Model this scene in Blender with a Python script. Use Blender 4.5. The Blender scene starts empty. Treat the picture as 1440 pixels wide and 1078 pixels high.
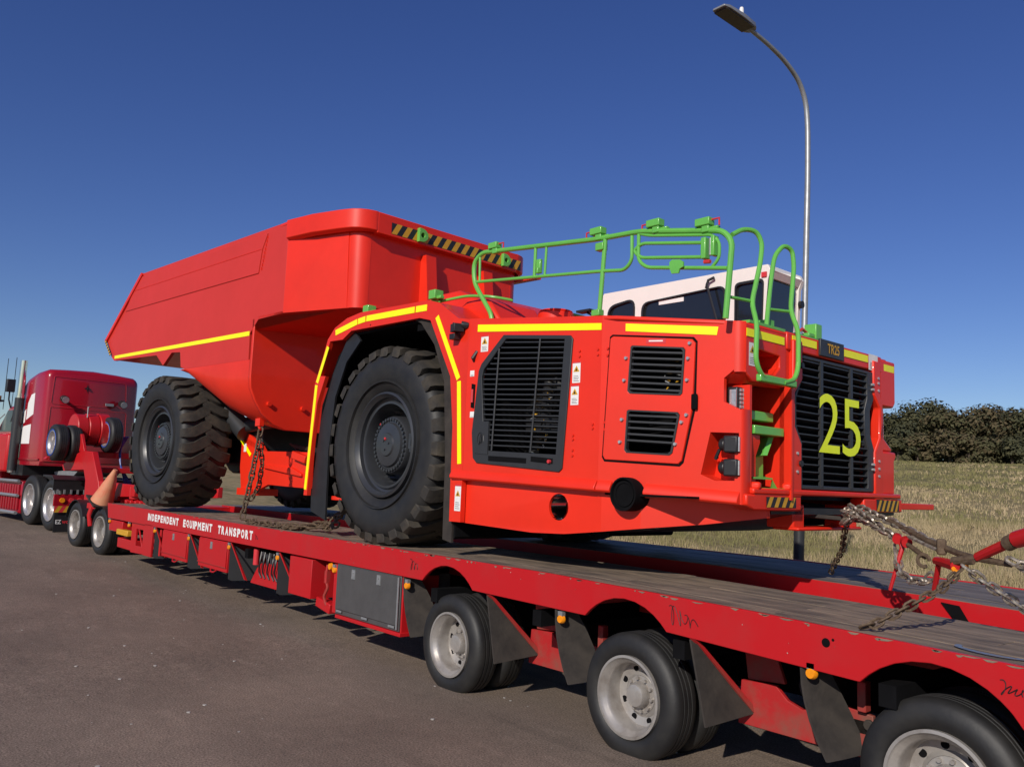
import bpy, bmesh, math, random
from math import sin, cos, pi, radians, atan2, hypot, sqrt
from mathutils import Vector, Matrix, geometry, noise
random.seed(11)
SC = bpy.context.scene
COL = SC.collection

# ---------------------------------------------------------------- camera, sky, sun, exposure
cd = bpy.data.cameras.new('camera'); cam = bpy.data.objects.new('camera', cd); COL.objects.link(cam)
cd.sensor_width = 36.0; cd.lens = 30.0; cd.clip_start = 0.1; cd.clip_end = 2000
R_ = ((0.64271149, 0.06172576, 0.76361762), (0.76505273, -0.10401812, -0.63551125), (0.04020265, 0.99265813, -0.1140771))
cam.matrix_world = Matrix.Translation((5.5634, -4.2102, 1.65)) @ Matrix(R_).to_4x4()
SC.camera = cam
SUN = Vector((0.80, -1.66, 1.0)).normalized()
EL = math.asin(SUN.z); AZ = atan2(SUN.x, SUN.y)
wd = bpy.data.worlds.new('World'); SC.world = wd; wd.use_nodes = True
nt = wd.node_tree; nt.nodes.clear()
sk = nt.nodes.new('ShaderNodeTexSky'); sk.sky_type = 'NISHITA'; sk.sun_disc = False
sk.sun_elevation = EL; sk.sun_rotation = AZ
sk.air_density = 1.0; sk.dust_density = 0.25; sk.ozone_density = 4.0; sk.altitude = 600
bg = nt.nodes.new('ShaderNodeBackground'); bg.inputs[1].default_value = 0.082
wo = nt.nodes.new('ShaderNodeOutputWorld')
hs = nt.nodes.new('ShaderNodeHueSaturation'); hs.inputs['Saturation'].default_value = 1.18; hs.inputs['Hue'].default_value = .522; hs.inputs['Value'].default_value = 1.0
nt.links.new(sk.outputs[0], hs.inputs['Color']); nt.links.new(hs.outputs[0], bg.inputs[0]); nt.links.new(bg.outputs[0], wo.inputs[0])
sl = bpy.data.lights.new('sun', 'SUN'); sl.energy = 4.0; sl.angle = radians(0.53); sl.color = (1.0, 0.93, 0.83)
so = bpy.data.objects.new('sun', sl); COL.objects.link(so); so.rotation_euler = SUN.to_track_quat('Z', 'Y').to_euler()
so.location = (0, -20, 30)
vs = SC.view_settings; vs.view_transform = 'Standard'; vs.look = 'None'; vs.exposure = 0.0; vs.gamma = 1.0; vs.use_curve_mapping = False

# ---------------------------------------------------------------- materials
def pbr(name, c, r=.5, m=0., var=.15, sc=4., bump=0., bsc=40., coat=0., c2=None, st=(1, 1, 1), ramp=(.35, .68), rv=.08, spec=.5):
    mt = bpy.data.materials.new(name); mt.use_nodes = True; n = mt.node_tree; b = n.nodes['Principled BSDF']; L = n.links.new
    tc = n.nodes.new('ShaderNodeTexCoord'); mp = n.nodes.new('ShaderNodeMapping'); mp.inputs['Scale'].default_value = st
    L(tc.outputs['Object'], mp.inputs[0])
    nz = n.nodes.new('ShaderNodeTexNoise'); nz.inputs['Scale'].default_value = sc; nz.inputs['Detail'].default_value = 7; nz.inputs['Roughness'].default_value = .62
    L(mp.outputs[0], nz.inputs[0])
    cr = n.nodes.new('ShaderNodeValToRGB'); cr.color_ramp.elements[0].position = ramp[0]; cr.color_ramp.elements[1].position = ramp[1]
    L(nz.outputs[0], cr.inputs[0])
    mx = n.nodes.new('ShaderNodeMix'); mx.data_type = 'RGBA'
    k = 1 - var
    mx.inputs[6].default_value = (*c, 1); mx.inputs[7].default_value = (*(c2 or (c[0]*k, c[1]*k, c[2]*k)), 1)
    L(cr.outputs[0], mx.inputs[0]); L(mx.outputs[2], b.inputs['Base Color'])
    mr = n.nodes.new('ShaderNodeMapRange'); mr.inputs[3].default_value = max(.02, r-rv); mr.inputs[4].default_value = min(1, r+rv)
    L(nz.outputs[0], mr.inputs[0]); L(mr.outputs[0], b.inputs['Roughness'])
    spec = spec*.7 if 'red' in name else spec
    b.inputs['Metallic'].default_value = m; b.inputs['Specular IOR Level'].default_value = spec
    if coat: b.inputs['Coat Weight'].default_value = coat; b.inputs['Coat Roughness'].default_value = .06
    if bump:
        n2 = n.nodes.new('ShaderNodeTexNoise'); n2.inputs['Scale'].default_value = bsc; n2.inputs['Detail'].default_value = 5
        L(mp.outputs[0], n2.inputs[0])
        bp = n.nodes.new('ShaderNodeBump'); bp.inputs['Strength'].default_value = bump; bp.inputs['Distance'].default_value = .02
        L(n2.outputs[0], bp.inputs['Height']); L(bp.outputs[0], b.inputs['Normal'])
    return mt
M = dict(
 orange=pbr('orange_red_paint', (.78, .028, .009), .42, 0, .16, 1.1, .025, 5, .18),
 boxred=pbr('dull_box_side_paint', (.60, .030, .020), .55, 0, .10, 1.2, .010, 14, .06),  # duller and rougher than the rest of the box; sides and wear plate only
 red=pbr('trailer_red_paint', (.47, .009, .013), .42, 0, .0, 3.0, .02, 25, .08, c2=(.42, .018, .020), ramp=(.45, .8)),
 reddirt=pbr('dusty_red_paint', (.40, .016, .018), .55, 0, 0, 4.0, .05, 40, 0, c2=(.20, .075, .055), ramp=(.42, .72)),
 maroon=pbr('tractor_red_paint', (.34, .006, .017), .25, 0, .08, 2, 0, 20, .6),
 yellow=pbr('yellow_reflective_tape', (.97, .93, .0), .35, 0, .06, 20, .03, 300),
 lime=pbr('lime_digit_vinyl', (.88, 1.0, .01), .4, 0, .05, 20),
 green=pbr('green_rail_paint', (.14, .47, .075), .35, 0, .12, 6, 0, 30, .3),
 black=pbr('black_steel', (.018, .018, .020), .45, 0, .3, 8, .03, 60),
 dgrey=pbr('dark_grey_paint', (.030, .031, .034), .42, 0, .2, 8, .02, 60),
 void=pbr('bay_and_shade_black', (.006, .006, .007), .9, 0, .3, 10, spec=.08),  # near-black of the engine bay, also painted where openings and undersides are shaded
 rubber=pbr('tyre_rubber', (.011, .011, .012), .58, 0, 0, 5, .06, 30, 0, c2=(.021, .020, .019)),
 dusty=pbr('dusty_tread_rubber', (.024, .021, .018), .8, 0, 0, 6, .16, 30, 0, c2=(.068, .055, .038), ramp=(.42, .78)),
 flap=pbr('mudflap_rubber', (.030, .026, .024), .75, 0, 0, 7, .08, 30, 0, c2=(.052, .044, .038), spec=.2),
 steel=pbr('silver_wheel_paint', (.41, .385, .36), .38, .45, 0, 7, .03, 60, 0, c2=(.25, .22, .195), ramp=(.45, .75)),
 chrome=pbr('polished_metal', (.75, .75, .76), .14, 1, .1, 6),
 alloy=pbr('alloy_wheel', (.66, .63, .62), .34, .75, .2, 9),
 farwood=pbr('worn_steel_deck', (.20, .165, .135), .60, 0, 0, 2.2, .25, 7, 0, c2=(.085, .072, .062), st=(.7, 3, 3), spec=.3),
 galv=pbr('galvanised_steel', (.36, .37, .38), .45, .5, .2, 9, .03, 80),
 chain=pbr('worn_chain_steel', (.52, .48, .42), .40, .55, 0, 30, .08, 120, 0, c2=(.16, .11, .075)),
 rust=pbr('rusty_chain_steel', (.15, .105, .065), .75, .3, 0, 30, .15, 120, 0, c2=(.075, .045, .028)),
 amber=pbr('amber_lens', (.90, .30, .01), .25, 0, .15, 30),
 white=pbr('white_cab_paint', (.78, .74, .69), .35, 0, .05, 3, 0, 20, .2),
 print=pbr('white_print', (.80, .79, .77), .5, 0, .1, 30),
 glass=pbr('dark_glass', (.012, .014, .018), .06, 0, .1, 4, 0, 10, .5),
 pglass=pbr('blue_tinted_glass', (.12, .20, .36), .1, 0, .1, 4, 0, 10, .5),
 grey=pbr('grey_toolbox_paint', (.075, .073, .074), .5, 0, .0, 6, .04, 50, 0, c2=(.060, .058, .059)),
 lens=pbr('lamp_lens', (.50, .50, .52), .12, .4, .3, 60),
 hub=pbr('charcoal_wheel_paint', (.034, .036, .041), .36, 0, .2, 6, .01, 60, .2),
 hyel=pbr('hazard_yellow', (.62, .33, .02), .5, 0, .15, 20),
 blue=pbr('blue_hose', (.03, .08, .35), .4, 0, .2, 20),
 bluemark=pbr('blue_spray_paint', (.13, .21, .36), .85, 0, .0, 40, 0, 20, 0, c2=(.15, .14, .14), ramp=(.4, .7)),
 ink=pbr('black_marker', (.03, .01, .012), .6, 0, .2, 40),
 wood=pbr('worn_deck_timber', (.275, .205, .145), .78, 0, 0, 3.0, .4, 9, 0, c2=(.095, .072, .056), st=(1.0, 3.2, 3.2), ramp=(.33, .68)),
 cone=pbr('faded_cone_orange', (.62, .17, .09), .65, 0, 0, 6, 0, 20, 0, c2=(.55, .28, .15)),
 conew=pbr('dirty_cone_band', (.46, .42, .22), .6, 0, .2, 10),
 bark=pbr('bark', (.10, .075, .055), .9, 0, .4, 3, .3, 8),
 rag=pbr('grey_rag', (.42, .40, .37), .9, 0, .3, 20),
 redsign=pbr('red_sticker', (.62, .04, .05), .4, 0, .1, 20),
 lamplens=pbr('street_lamp_glass', (.05, .042, .038), .3, 0, .2, 30),
)
for k, c1, c2 in (('leafa', (.058, .058, .027), (.088, .080, .040)), ('leafb', (.080, .064, .034), (.110, .085, .046)), ('leafc', (.040, .045, .024), (.066, .064, .034))):
    M[k] = pbr('foliage_' + k[-1], c1, .75, 0, 0, .8, 0, 20, 0, c2=c2, spec=.15)

# ---------------------------------------------------------------- geometry helpers
class Fr:
    def __init__(s, o=(0, 0, 0), deg=0): s.m = Matrix.Translation(o) @ Matrix.Rotation(radians(deg), 4, 'Z')
    def __call__(s, p): return s.m @ Vector(p)
W = Fr()
F = Fr((-1.42, .05, 0), 2)       # front half of the haul truck
RR = Fr((-7.40, -.08, 0), 5.3)   # rear half, steered a little
D = Fr((-10.6, .05, 0), 6)       # dolly
T = Fr((-14.0, .06, 0), 7)       # tractor unit
WL = {}
def lin(kn, x):
    if x <= kn[0][0]: a, b = kn[0], kn[1]
    elif x >= kn[-1][0]: a, b = kn[-2], kn[-1]
    else:
        for a, b in zip(kn, kn[1:]):
            if a[0] <= x <= b[0]: break
    return a[1] + (b[1]-a[1])*(x-a[0])/(b[0]-a[0])
def fillet(path, r, seg=4):
    path = [Vector(p) for p in path]; out = [path[0]]
    for a, b, c in zip(path, path[1:], path[2:]):
        u = (a-b); v = (c-b); d = min(r, u.length*.48, v.length*.48)
        p, q = b+u.normalized()*d, b+v.normalized()*d
        for i in range(seg+1):
            t = i/seg; out.append(p*(1-t)**2 + b*2*t*(1-t) + q*t*t)
    out.append(path[-1]); return out
class MB:
    def __init__(s, fr=W): s.v = []; s.f = []; s.m = []; s.fr = fr; s.cur = 0
    def mat(s, i): s.cur = i; return s
    def add(s, vs, fs):
        o = len(s.v); s.v += [Vector(p) for p in vs]; s.f += [tuple(o+i for i in f) for f in fs]; s.m += [s.cur]*len(fs); return s
    def box(s, x0, x1, y0, y1, z0, z1):
        return s.add([(x, y, z) for x in (x0, x1) for y in (y0, y1) for z in (z0, z1)], [(0, 1, 3, 2), (4, 6, 7, 5), (0, 4, 5, 1), (2, 3, 7, 6), (0, 2, 6, 4), (1, 5, 7, 3)])
    def obox(s, c, sz, m=None):
        m = m or Matrix.Identity(3); c = Vector(c)
        return s.add([c + m @ Vector((x*sz[0]/2, y*sz[1]/2, z*sz[2]/2)) for x in (-1, 1) for y in (-1, 1) for z in (-1, 1)], [(0, 1, 3, 2), (4, 6, 7, 5), (0, 4, 5, 1), (2, 3, 7, 6), (0, 2, 6, 4), (1, 5, 7, 3)])
    def extr(s, pts, vec):
        n = len(pts); vec = Vector(vec); a = [Vector(p) for p in pts]
        return s.add(a + [p+vec for p in a], [tuple(range(n)), tuple(range(2*n-1, n-1, -1))] + [(i, (i+1) % n, n+(i+1) % n, n+i) for i in range(n)])
    def holed(s, outer, holes, to3, vec):
        loops = [outer] + list(holes); pl = [[Vector((p[0], p[1], 0)) for p in l] for l in loops]
        tri = geometry.tessellate_polygon(pl); flat = [p for l in loops for p in l]; n = len(flat); vec = Vector(vec)
        a = [Vector(to3(*p)) for p in flat]
        fs = [tuple(t) for t in tri] + [tuple(n+i for i in reversed(t)) for t in tri]; o = 0
        for l in loops:
            k = len(l); fs += [(o+i, o+(i+1) % k, n+o+(i+1) % k, n+o+i) for i in range(k)]; o += k
        return s.add(a + [p+vec for p in a], fs)
    def face(s, *pts): return s.add(pts, [tuple(range(len(pts)))])
    def tube(s, path, r, n=8, closed=False, r2=None):
        P = [Vector(p) for p in path]; k = len(P); vs = []; u = None
        for i in range(k):
            a = P[i-1] if (i or closed) else P[0]; b = P[(i+1) % k] if (i < k-1 or closed) else P[-1]
            t = (b-a).normalized()
            if u is None: u = t.orthogonal().normalized()
            u = (u - t*u.dot(t)).normalized(); w = t.cross(u)
            rr = r if r2 is None else r + (r2-r)*i/(k-1)
            vs += [P[i] + (u*cos(2*pi*j/n) + w*sin(2*pi*j/n))*rr for j in range(n)]
        fs = []
        for i in range(k if closed else k-1):
            i2 = (i+1) % k
            fs += [(i*n+j, i*n+(j+1) % n, i2*n+(j+1) % n, i2*n+j) for j in range(n)]
        if not closed: fs += [tuple(range(n-1, -1, -1)), tuple((k-1)*n+j for j in range(n))]
        return s.add(vs, fs)
    def cyl(s, p0, p1, r, n=16, r2=None): return s.tube([p0, p1], r, n, r2=r2)
    def lathe(s, prof, n=48, c=(0, 0, 0), close=False, cap=False):   # prof of (radius, y), about the y axis through c
        c = Vector(c); k = len(prof); vs = []
        for (r, y) in prof: vs += [c + Vector((r*cos(2*pi*j/n), y, r*sin(2*pi*j/n))) for j in range(n)]
        fs = [(i*n+j, i*n+(j+1) % n, ((i+1) % k)*n+(j+1) % n, ((i+1) % k)*n+j) for i in range(k if close else k-1) for j in range(n)]
        if cap:
            if prof[0][0] > 1e-4: fs.append(tuple(range(n)))
            if prof[-1][0] > 1e-4: fs.append(tuple((k-1)*n+j for j in range(n-1, -1, -1)))
        return s.add(vs, fs)
    def loft(s, rings, closed=True, caps=True):
        n = len(rings[0]); vs = [p for r in rings for p in r]; fs = []
        for i in range(len(rings)-1):
            for j in range(n if closed else n-1): fs.append((i*n+j, i*n+(j+1) % n, (i+1)*n+(j+1) % n, (i+1)*n+j))
        if caps: fs += [tuple(range(n)), tuple((len(rings)-1)*n+j for j in range(n-1, -1, -1))]
        return s.add(vs, fs)
    def text(s, body, to3, w, h, bold=.0, font_h=None):
        cu = bpy.data.curves.new('lettering', 'FONT'); cu.body = body; cu.offset = bold; cu.resolution_u = 4
        ob = bpy.data.objects.new('lettering', cu); COL.objects.link(ob)
        dg = bpy.context.evaluated_depsgraph_get(); me = bpy.data.meshes.new_from_object(ob.evaluated_get(dg))
        xs = [v.co.x for v in me.vertices]; ys = [v.co.y for v in me.vertices]; x0, x1, y0, y1 = min(xs), max(xs), min(ys), max(ys)
        s.add([to3((v.co.x-x0)/(x1-x0)*w, (v.co.y-y0)/(y1-y0)*h) for v in me.vertices], [tuple(p.vertices) for p in me.polygons])
        bpy.data.objects.remove(ob); bpy.data.curves.remove(cu); bpy.data.meshes.remove(me); return s
    def mesh(s, name, mats, center=None, smooth=35):
        me = bpy.data.meshes.new(name); pts = [s.fr(p) for p in s.v]
        c = center if center is not None else Vector((0, 0, 0))
        me.from_pydata([p-c for p in pts], [], s.f)
        for m in mats: me.materials.append(m)
        for i, p in enumerate(me.polygons): p.material_index = s.m[i]
        bm = bmesh.new(); bm.from_mesh(me); bmesh.ops.remove_doubles(bm, verts=bm.verts, dist=1e-5) if smooth else None
        bmesh.ops.recalc_face_normals(bm, faces=bm.faces); bm.to_mesh(me); bm.free()
        if smooth:
            me.shade_smooth(); me.set_sharp_from_angle(angle=radians(smooth))
        me.update(); return me
    def go(s, name, mats, parent=None, bev=0., smooth=35, kind=None, label=None):
        if not isinstance(mats, (list, tuple)): mats = [mats]
        pts = [s.fr(p) for p in s.v]; lo = [min(p[i] for p in pts) for i in range(3)]; hi = [max(p[i] for p in pts) for i in range(3)]
        c = Vector([(a+b)/2 for a, b in zip(lo, hi)]) if parent is not None else Vector(((lo[0]+hi[0])/2, (lo[1]+hi[1])/2, lo[2]))
        ob = bpy.data.objects.new(name, s.mesh(name, mats, c, smooth)); COL.objects.link(ob)
        WL[ob] = c
        if parent is not None: ob.parent = parent; ob.location = c - WL[parent]
        else: ob.location = c
        if bev:
            b = ob.modifiers.new('bevel', 'BEVEL'); b.width = bev; b.segments = 2; b.limit_method = 'ANGLE'; b.angle_limit = radians(40)
        if kind: ob['kind'] = kind
        if label: ob['label'] = label
        return ob
def thing(name, label, cat, loc, group=None):
    o = bpy.data.objects.new(name, None); COL.objects.link(o); o.location = loc; WL[o] = Vector(loc); o.empty_display_size = .2
    return tag(o, label, cat, group)
def tag(o, label, cat, group=None):
    o['label'] = label; o['category'] = cat
    if group: o['group'] = group
    return o
def place(name, me, parent, mw, bev=0):
    ob = bpy.data.objects.new(name, me); COL.objects.link(ob); ob.parent = parent
    ob.matrix_basis = Matrix.Translation(-WL[parent]) @ mw if parent in WL else mw
    return ob
def rotx(a): return Matrix.Rotation(a, 3, 'X')
def roty(a): return Matrix.Rotation(a, 3, 'Y')
def rotz(a): return Matrix.Rotation(a, 3, 'Z')

# ---------------------------------------------------------------- ground, road, field
def zroad(x): return lin([(-60, 1.1), (-30, .66), (-16, .30), (-14, .225), (-10.6, .075), (-6, -.02), (-1, -.045), (200, -.045)], x)
def field(x, y):
    t = -.5*x + .866*y
    e = max(0., t-8); z = .066*e*e/(e+6.)
    if t > 104: z -= (t-104)**1.5*.03
    w = min(1., max(0., (y-4.7)/5)); base = zroad(x)*(1-w) + w*min(zroad(x), .25)
    nz = noise.noise(Vector((x*.06, y*.06, 3)))*.28*min(1, max(0, t-10)/25) + noise.noise(Vector((x*.4, y*.4, 1)))*.05*w
    return base - .05*w + z + nz
def sheet(name, xs, ys, fn, mat):
    nx, ny = len(xs), len(ys); m = MB()
    m.add([(x, y, fn(x, y)) for y in ys for x in xs], [(j*nx+i, j*nx+i+1, (j+1)*nx+i+1, (j+1)*nx+i) for j in range(ny-1) for i in range(nx-1)])
    return m.go(name, mat, None, smooth=180, kind='structure')
asph = pbr('asphalt', (.225, .178, .144), .85, 0, 0, .8, .30, 170, 0, c2=(.165, .132, .109), ramp=(.3, .75), spec=.25)
n = asph.node_tree; b = n.nodes['Principled BSDF']; L = n.links.new      # fine aggregate speckle
tc = n.nodes.new('ShaderNodeTexCoord'); vo = n.nodes.new('ShaderNodeTexNoise'); vo.inputs['Scale'].default_value = 75; vo.inputs['Detail'].default_value = 4; vo.inputs['Roughness'].default_value = .75
L(tc.outputs['Object'], vo.inputs[0]); cr = n.nodes.new('ShaderNodeValToRGB'); cr.color_ramp.elements[0].position = .34; cr.color_ramp.elements[1].position = .74
cr.color_ramp.elements[0].color = (.34, .34, .35, 1); cr.color_ramp.elements[1].color = (2.0, 1.94, 1.84, 1); L(vo.outputs[0], cr.inputs[0])
src = b.inputs['Base Color'].links[0].from_socket
def mul(a, bs):
    q = n.nodes.new('ShaderNodeMix'); q.data_type = 'RGBA'; q.blend_type = 'MULTIPLY'; q.inputs[0].default_value = 1; L(a, q.inputs[6]); L(bs, q.inputs[7]); return q.outputs[2]
o_ = mul(src, cr.outputs[0])
for sc_, p0, p1, lo_, hi_, st_ in ((.35, .40, .62, .86, 1.08, (1, 1.6, 1)), (2.2, .58, .70, 1.0, 1.16, (1, 2.5, 1)), (.9, .60, .66, 1.0, .84, (.25, 2.2, 1)), (9, .25, .75, .90, 1.10, (1, 1, 1))):   # worn patches, pale scuffs, old wet streaks, mottling
    mp_ = n.nodes.new('ShaderNodeMapping'); mp_.inputs['Scale'].default_value = st_; mp_.inputs['Location'].default_value = (sc_*7, sc_*3, 0); L(tc.outputs['Object'], mp_.inputs[0])
    z_ = n.nodes.new('ShaderNodeTexNoise'); z_.inputs['Scale'].default_value = sc_; z_.inputs['Detail'].default_value = 6; L(mp_.outputs[0], z_.inputs[0])
    c_ = n.nodes.new('ShaderNodeValToRGB'); c_.color_ramp.elements[0].position = p0; c_.color_ramp.elements[1].position = p1; c_.color_ramp.elements[0].color = (lo_,)*3+(1,); c_.color_ramp.elements[1].color = (hi_,)*3+(1,); L(z_.outputs[0], c_.inputs[0]); o_ = mul(o_, c_.outputs[0])
L(o_, b.inputs['Base Color'])
xs = [-400, -200, -100, -60, -40, -30, -24] + [-20 + i for i in range(21)] + [3, 6, 12, 25, 60, 150]
sheet('road', xs, [-120, -60, -30, -15, -8, -4, 0, 2, 4.7], lambda x, y: zroad(max(x, -60)), asph)
grs = pbr('field_grass', (.215, .178, .095), .95, 0, 0, .22, .6, 3.0, 0, c2=(.32, .245, .145), ramp=(.36, .64), spec=.1)
n = grs.node_tree; b = n.nodes['Principled BSDF']; L = n.links.new
tc = n.nodes.new('ShaderNodeTexCoord'); v2 = n.nodes.new('ShaderNodeTexNoise'); v2.inputs['Scale'].default_value = 1.7; v2.inputs['Detail'].default_value = 8; v2.inputs['Roughness'].default_value = .75
mp = n.nodes.new('ShaderNodeMapping'); mp.inputs['Rotation'].default_value = (0, 0, radians(30)); mp.inputs['Scale'].default_value = (.45, 1.5, 1); L(tc.outputs['Object'], mp.inputs[0]); L(mp.outputs[0], v2.inputs[0])
cr = n.nodes.new('ShaderNodeValToRGB'); cr.color_ramp.elements[0].position = .34; cr.color_ramp.elements[1].position = .68
cr.color_ramp.elements[0].color = (.55, .60, .50, 1); cr.color_ramp.elements[1].color = (1.35, 1.30, 1.25, 1); L(v2.outputs[0], cr.inputs[0])
src = b.inputs['Base Color'].links[0].from_socket; mm = n.nodes.new('ShaderNodeMix'); mm.data_type = 'RGBA'; mm.blend_type = 'MULTIPLY'; mm.inputs[0].default_value = 1
L(src, mm.inputs[6]); L(cr.outputs[0], mm.inputs[7])
ge = n.nodes.new('ShaderNodeNewGeometry'); dp = n.nodes.new('ShaderNodeVectorMath'); dp.operation = 'DOT_PRODUCT'; dp.inputs[1].default_value = (-.5, .866, 0); L(ge.outputs['Position'], dp.inputs[0])
nb = n.nodes.new('ShaderNodeTexNoise'); nb.inputs['Scale'].default_value = .09; L(tc.outputs['Object'], nb.inputs[0])
ad = n.nodes.new('ShaderNodeMath'); ad.operation = 'MULTIPLY_ADD'; ad.inputs[1].default_value = 26; L(nb.outputs[0], ad.inputs[0]); L(dp.outputs['Value'], ad.inputs[2])
mr_ = n.nodes.new('ShaderNodeMapRange'); mr_.inputs[1].default_value = 46; mr_.inputs[2].default_value = 62; L(ad.outputs[0], mr_.inputs[0])
m3 = n.nodes.new('ShaderNodeMix'); m3.data_type = 'RGBA'; m3.blend_type = 'MULTIPLY'; m3.inputs[7].default_value = (.70, .76, .66, 1)   # greener pasture farther up
L(mr_.outputs[0], m3.inputs[0]); L(mm.outputs[2], m3.inputs[6]); L(m3.outputs[2], b.inputs['Base Color'])
gx = [-400, -300, -220, -160] + [-130 + 3*i for i in range(60)] + [60, 90, 140, 200]
gy = [4.68, 5.2, 6, 7, 8.5, 10, 12, 14, 17, 20] + [24 + 3*i for i in range(45)] + [170, 200, 260]
fld = sheet('grass_field', gx, gy, field, grs)
# ================================================================ HAUL TRUCK
TRK = thing('haul_truck', 'orange red mining dump truck with green rails carried on the red trailer', 'dump truck', F((-3, 1.5, 1.0)))
ysk = [(-2, -.03), (1.25, -.03), (2.66, .088), (3.62, .385)]
htk = [(1.1, 3.02), (2.78, 2.875), (3.62, 2.785)]
lpk = [(1.1, 1.655), (2.78, 1.60), (3.62, 1.56)]
def SP(x, z, off=0.): return (x, lin(ysk, x)-off, z)
def offs(pts, d):   # shrink a closed outline towards its centre of mass
    cx = sum(p[0] for p in pts)/len(pts); cz = sum(p[1] for p in pts)/len(pts)
    return [(cx+(p[0]-cx)*(1-d/max(.05, hypot(p[0]-cx, p[1]-cz))), cz+(p[1]-cz)*(1-d/max(.05, hypot(p[0]-cx, p[1]-cz)))) for p in pts]
def circ(cx, cz, r, n=20, sx=1.): return [(cx+r*sx*cos(2*pi*i/n), cz+r*sin(2*pi*i/n)) for i in range(n)]

# --- wheels
def haul_meshes():
    R = .95; m = MB()
    prof = [(.50, .10), (.54, .055), (.66, .012), (.76, .0), (.84, .012), (.885, .05), (.90, .10), (.905, .375)]
    m.lathe(prof + [(r, .75-y) for r, y in reversed(prof[:-1])], 96, close=True)
    for rr_ in (.605,):   # raised rings on the sidewall
        m.lathe([(rr_-.012, .055-(rr_-.54)*.36), (rr_-.006, .020-(rr_-.54)*.20), (rr_+.006, .018-(rr_-.54)*.20), (rr_+.012, .05-(rr_-.54)*.36)], 96)
    tyre = m
    lug = MB(); NL = 27
    for sd in (0, 1):
        for k in range(NL):
            t0 = 2*pi*(k+.5*sd)/NL; rings = []
            for (y, dt, hw, rb, rt) in ((-.004, .0, .066, .845, .865), (.006, .0, .072, .87, .925), (.045, .0, .076, .88, .948), (.17, .022, .088, .89, R), (.27, .085, .100, .895, R+.003), (.39, .150, .092, .895, R+.003), (.425, .165, .045, .895, R-.004)):
                yy = y if not sd else .75-y; q = []
                for (a, r) in ((-hw, rb), (-hw*.86, rt), (hw*.86, rt), (hw, rb)):
                    th = t0+dt+a; q.append((r*cos(th), yy, r*sin(th)))
                rings.append(q)
            lug.loft(rings)
    rim = MB().lathe([(.505, .10), (.505, .045), (.485, .035), (.468, .06), (.455, .075), (.452, .115), (.43, .125), (.415, .10), (.395, .10), (.385, .13), (.375, .20), (.37, .36)], 72)
    rim.lathe([(.37, .36), (.28, .37), (.0, .37)], 48)
    rim.obox((.44, .07, .05), (.035, .05, .14)); rim.obox((.47, .05, -.02), (.02, .03, .06))
    hub = MB().lathe([(.285, .37), (.28, .16), (.268, .135), (.215, .13), (.205, .105), (.115, .095), (.105, .08), (.0, .078)], 60)
    for k in range(36):
        a = 2*pi*k/36; hub.cyl((.247*cos(a), .14, .247*sin(a)), (.247*cos(a), .11, .247*sin(a)), .0145, 6)
    for a in (.3, 2.4, 4.5): hub.cyl((.05*cos(a), .085, .05*sin(a)), (.05*cos(a), .066, .05*sin(a)), .010, 6)
    hub.mat(1); hub.cyl((-.02, .08, .06), (-.005, .074, .045), .012, 6); hub.cyl((-.17, .12, .19), (-.175, .11, .195), .012, 6)
    return [tyre.mesh('haul_tyre', [M['rubber']], smooth=40), lug.mesh('haul_tread', [M['dusty']], smooth=30),
            rim.mesh('haul_rim', [M['hub']], smooth=30), hub.mesh('haul_hub', [M['hub'], M['redsign']], smooth=30)]
HW = haul_meshes()
def haul_wheel(fr, c, flip, s, spin):
    mw = fr.m @ Matrix.Translation(c) @ (Matrix.Rotation(pi, 4, 'Z') if flip else Matrix.Identity(4)) @ Matrix.Rotation(spin, 4, 'Y') @ Matrix.Diagonal((s, 1, s, 1))
    w = place('wheel', HW[0], TRK, mw)
    for nm, me in zip(('tread', 'rim', 'hub'), HW[1:]): place(nm, me, w, Matrix.Identity(4))
haul_wheel(F, (-.08, .0, 1.955), 0, 1.0, .05)
haul_wheel(F, (-.08, 3.02, 1.955), 1, 1.0, .5)
haul_wheel(RR, (-.22, -.02, 2.045), 0, 1.03, .12)
haul_wheel(RR, (-.22, 3.06, 2.045), 1, 1.03, .4)

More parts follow.
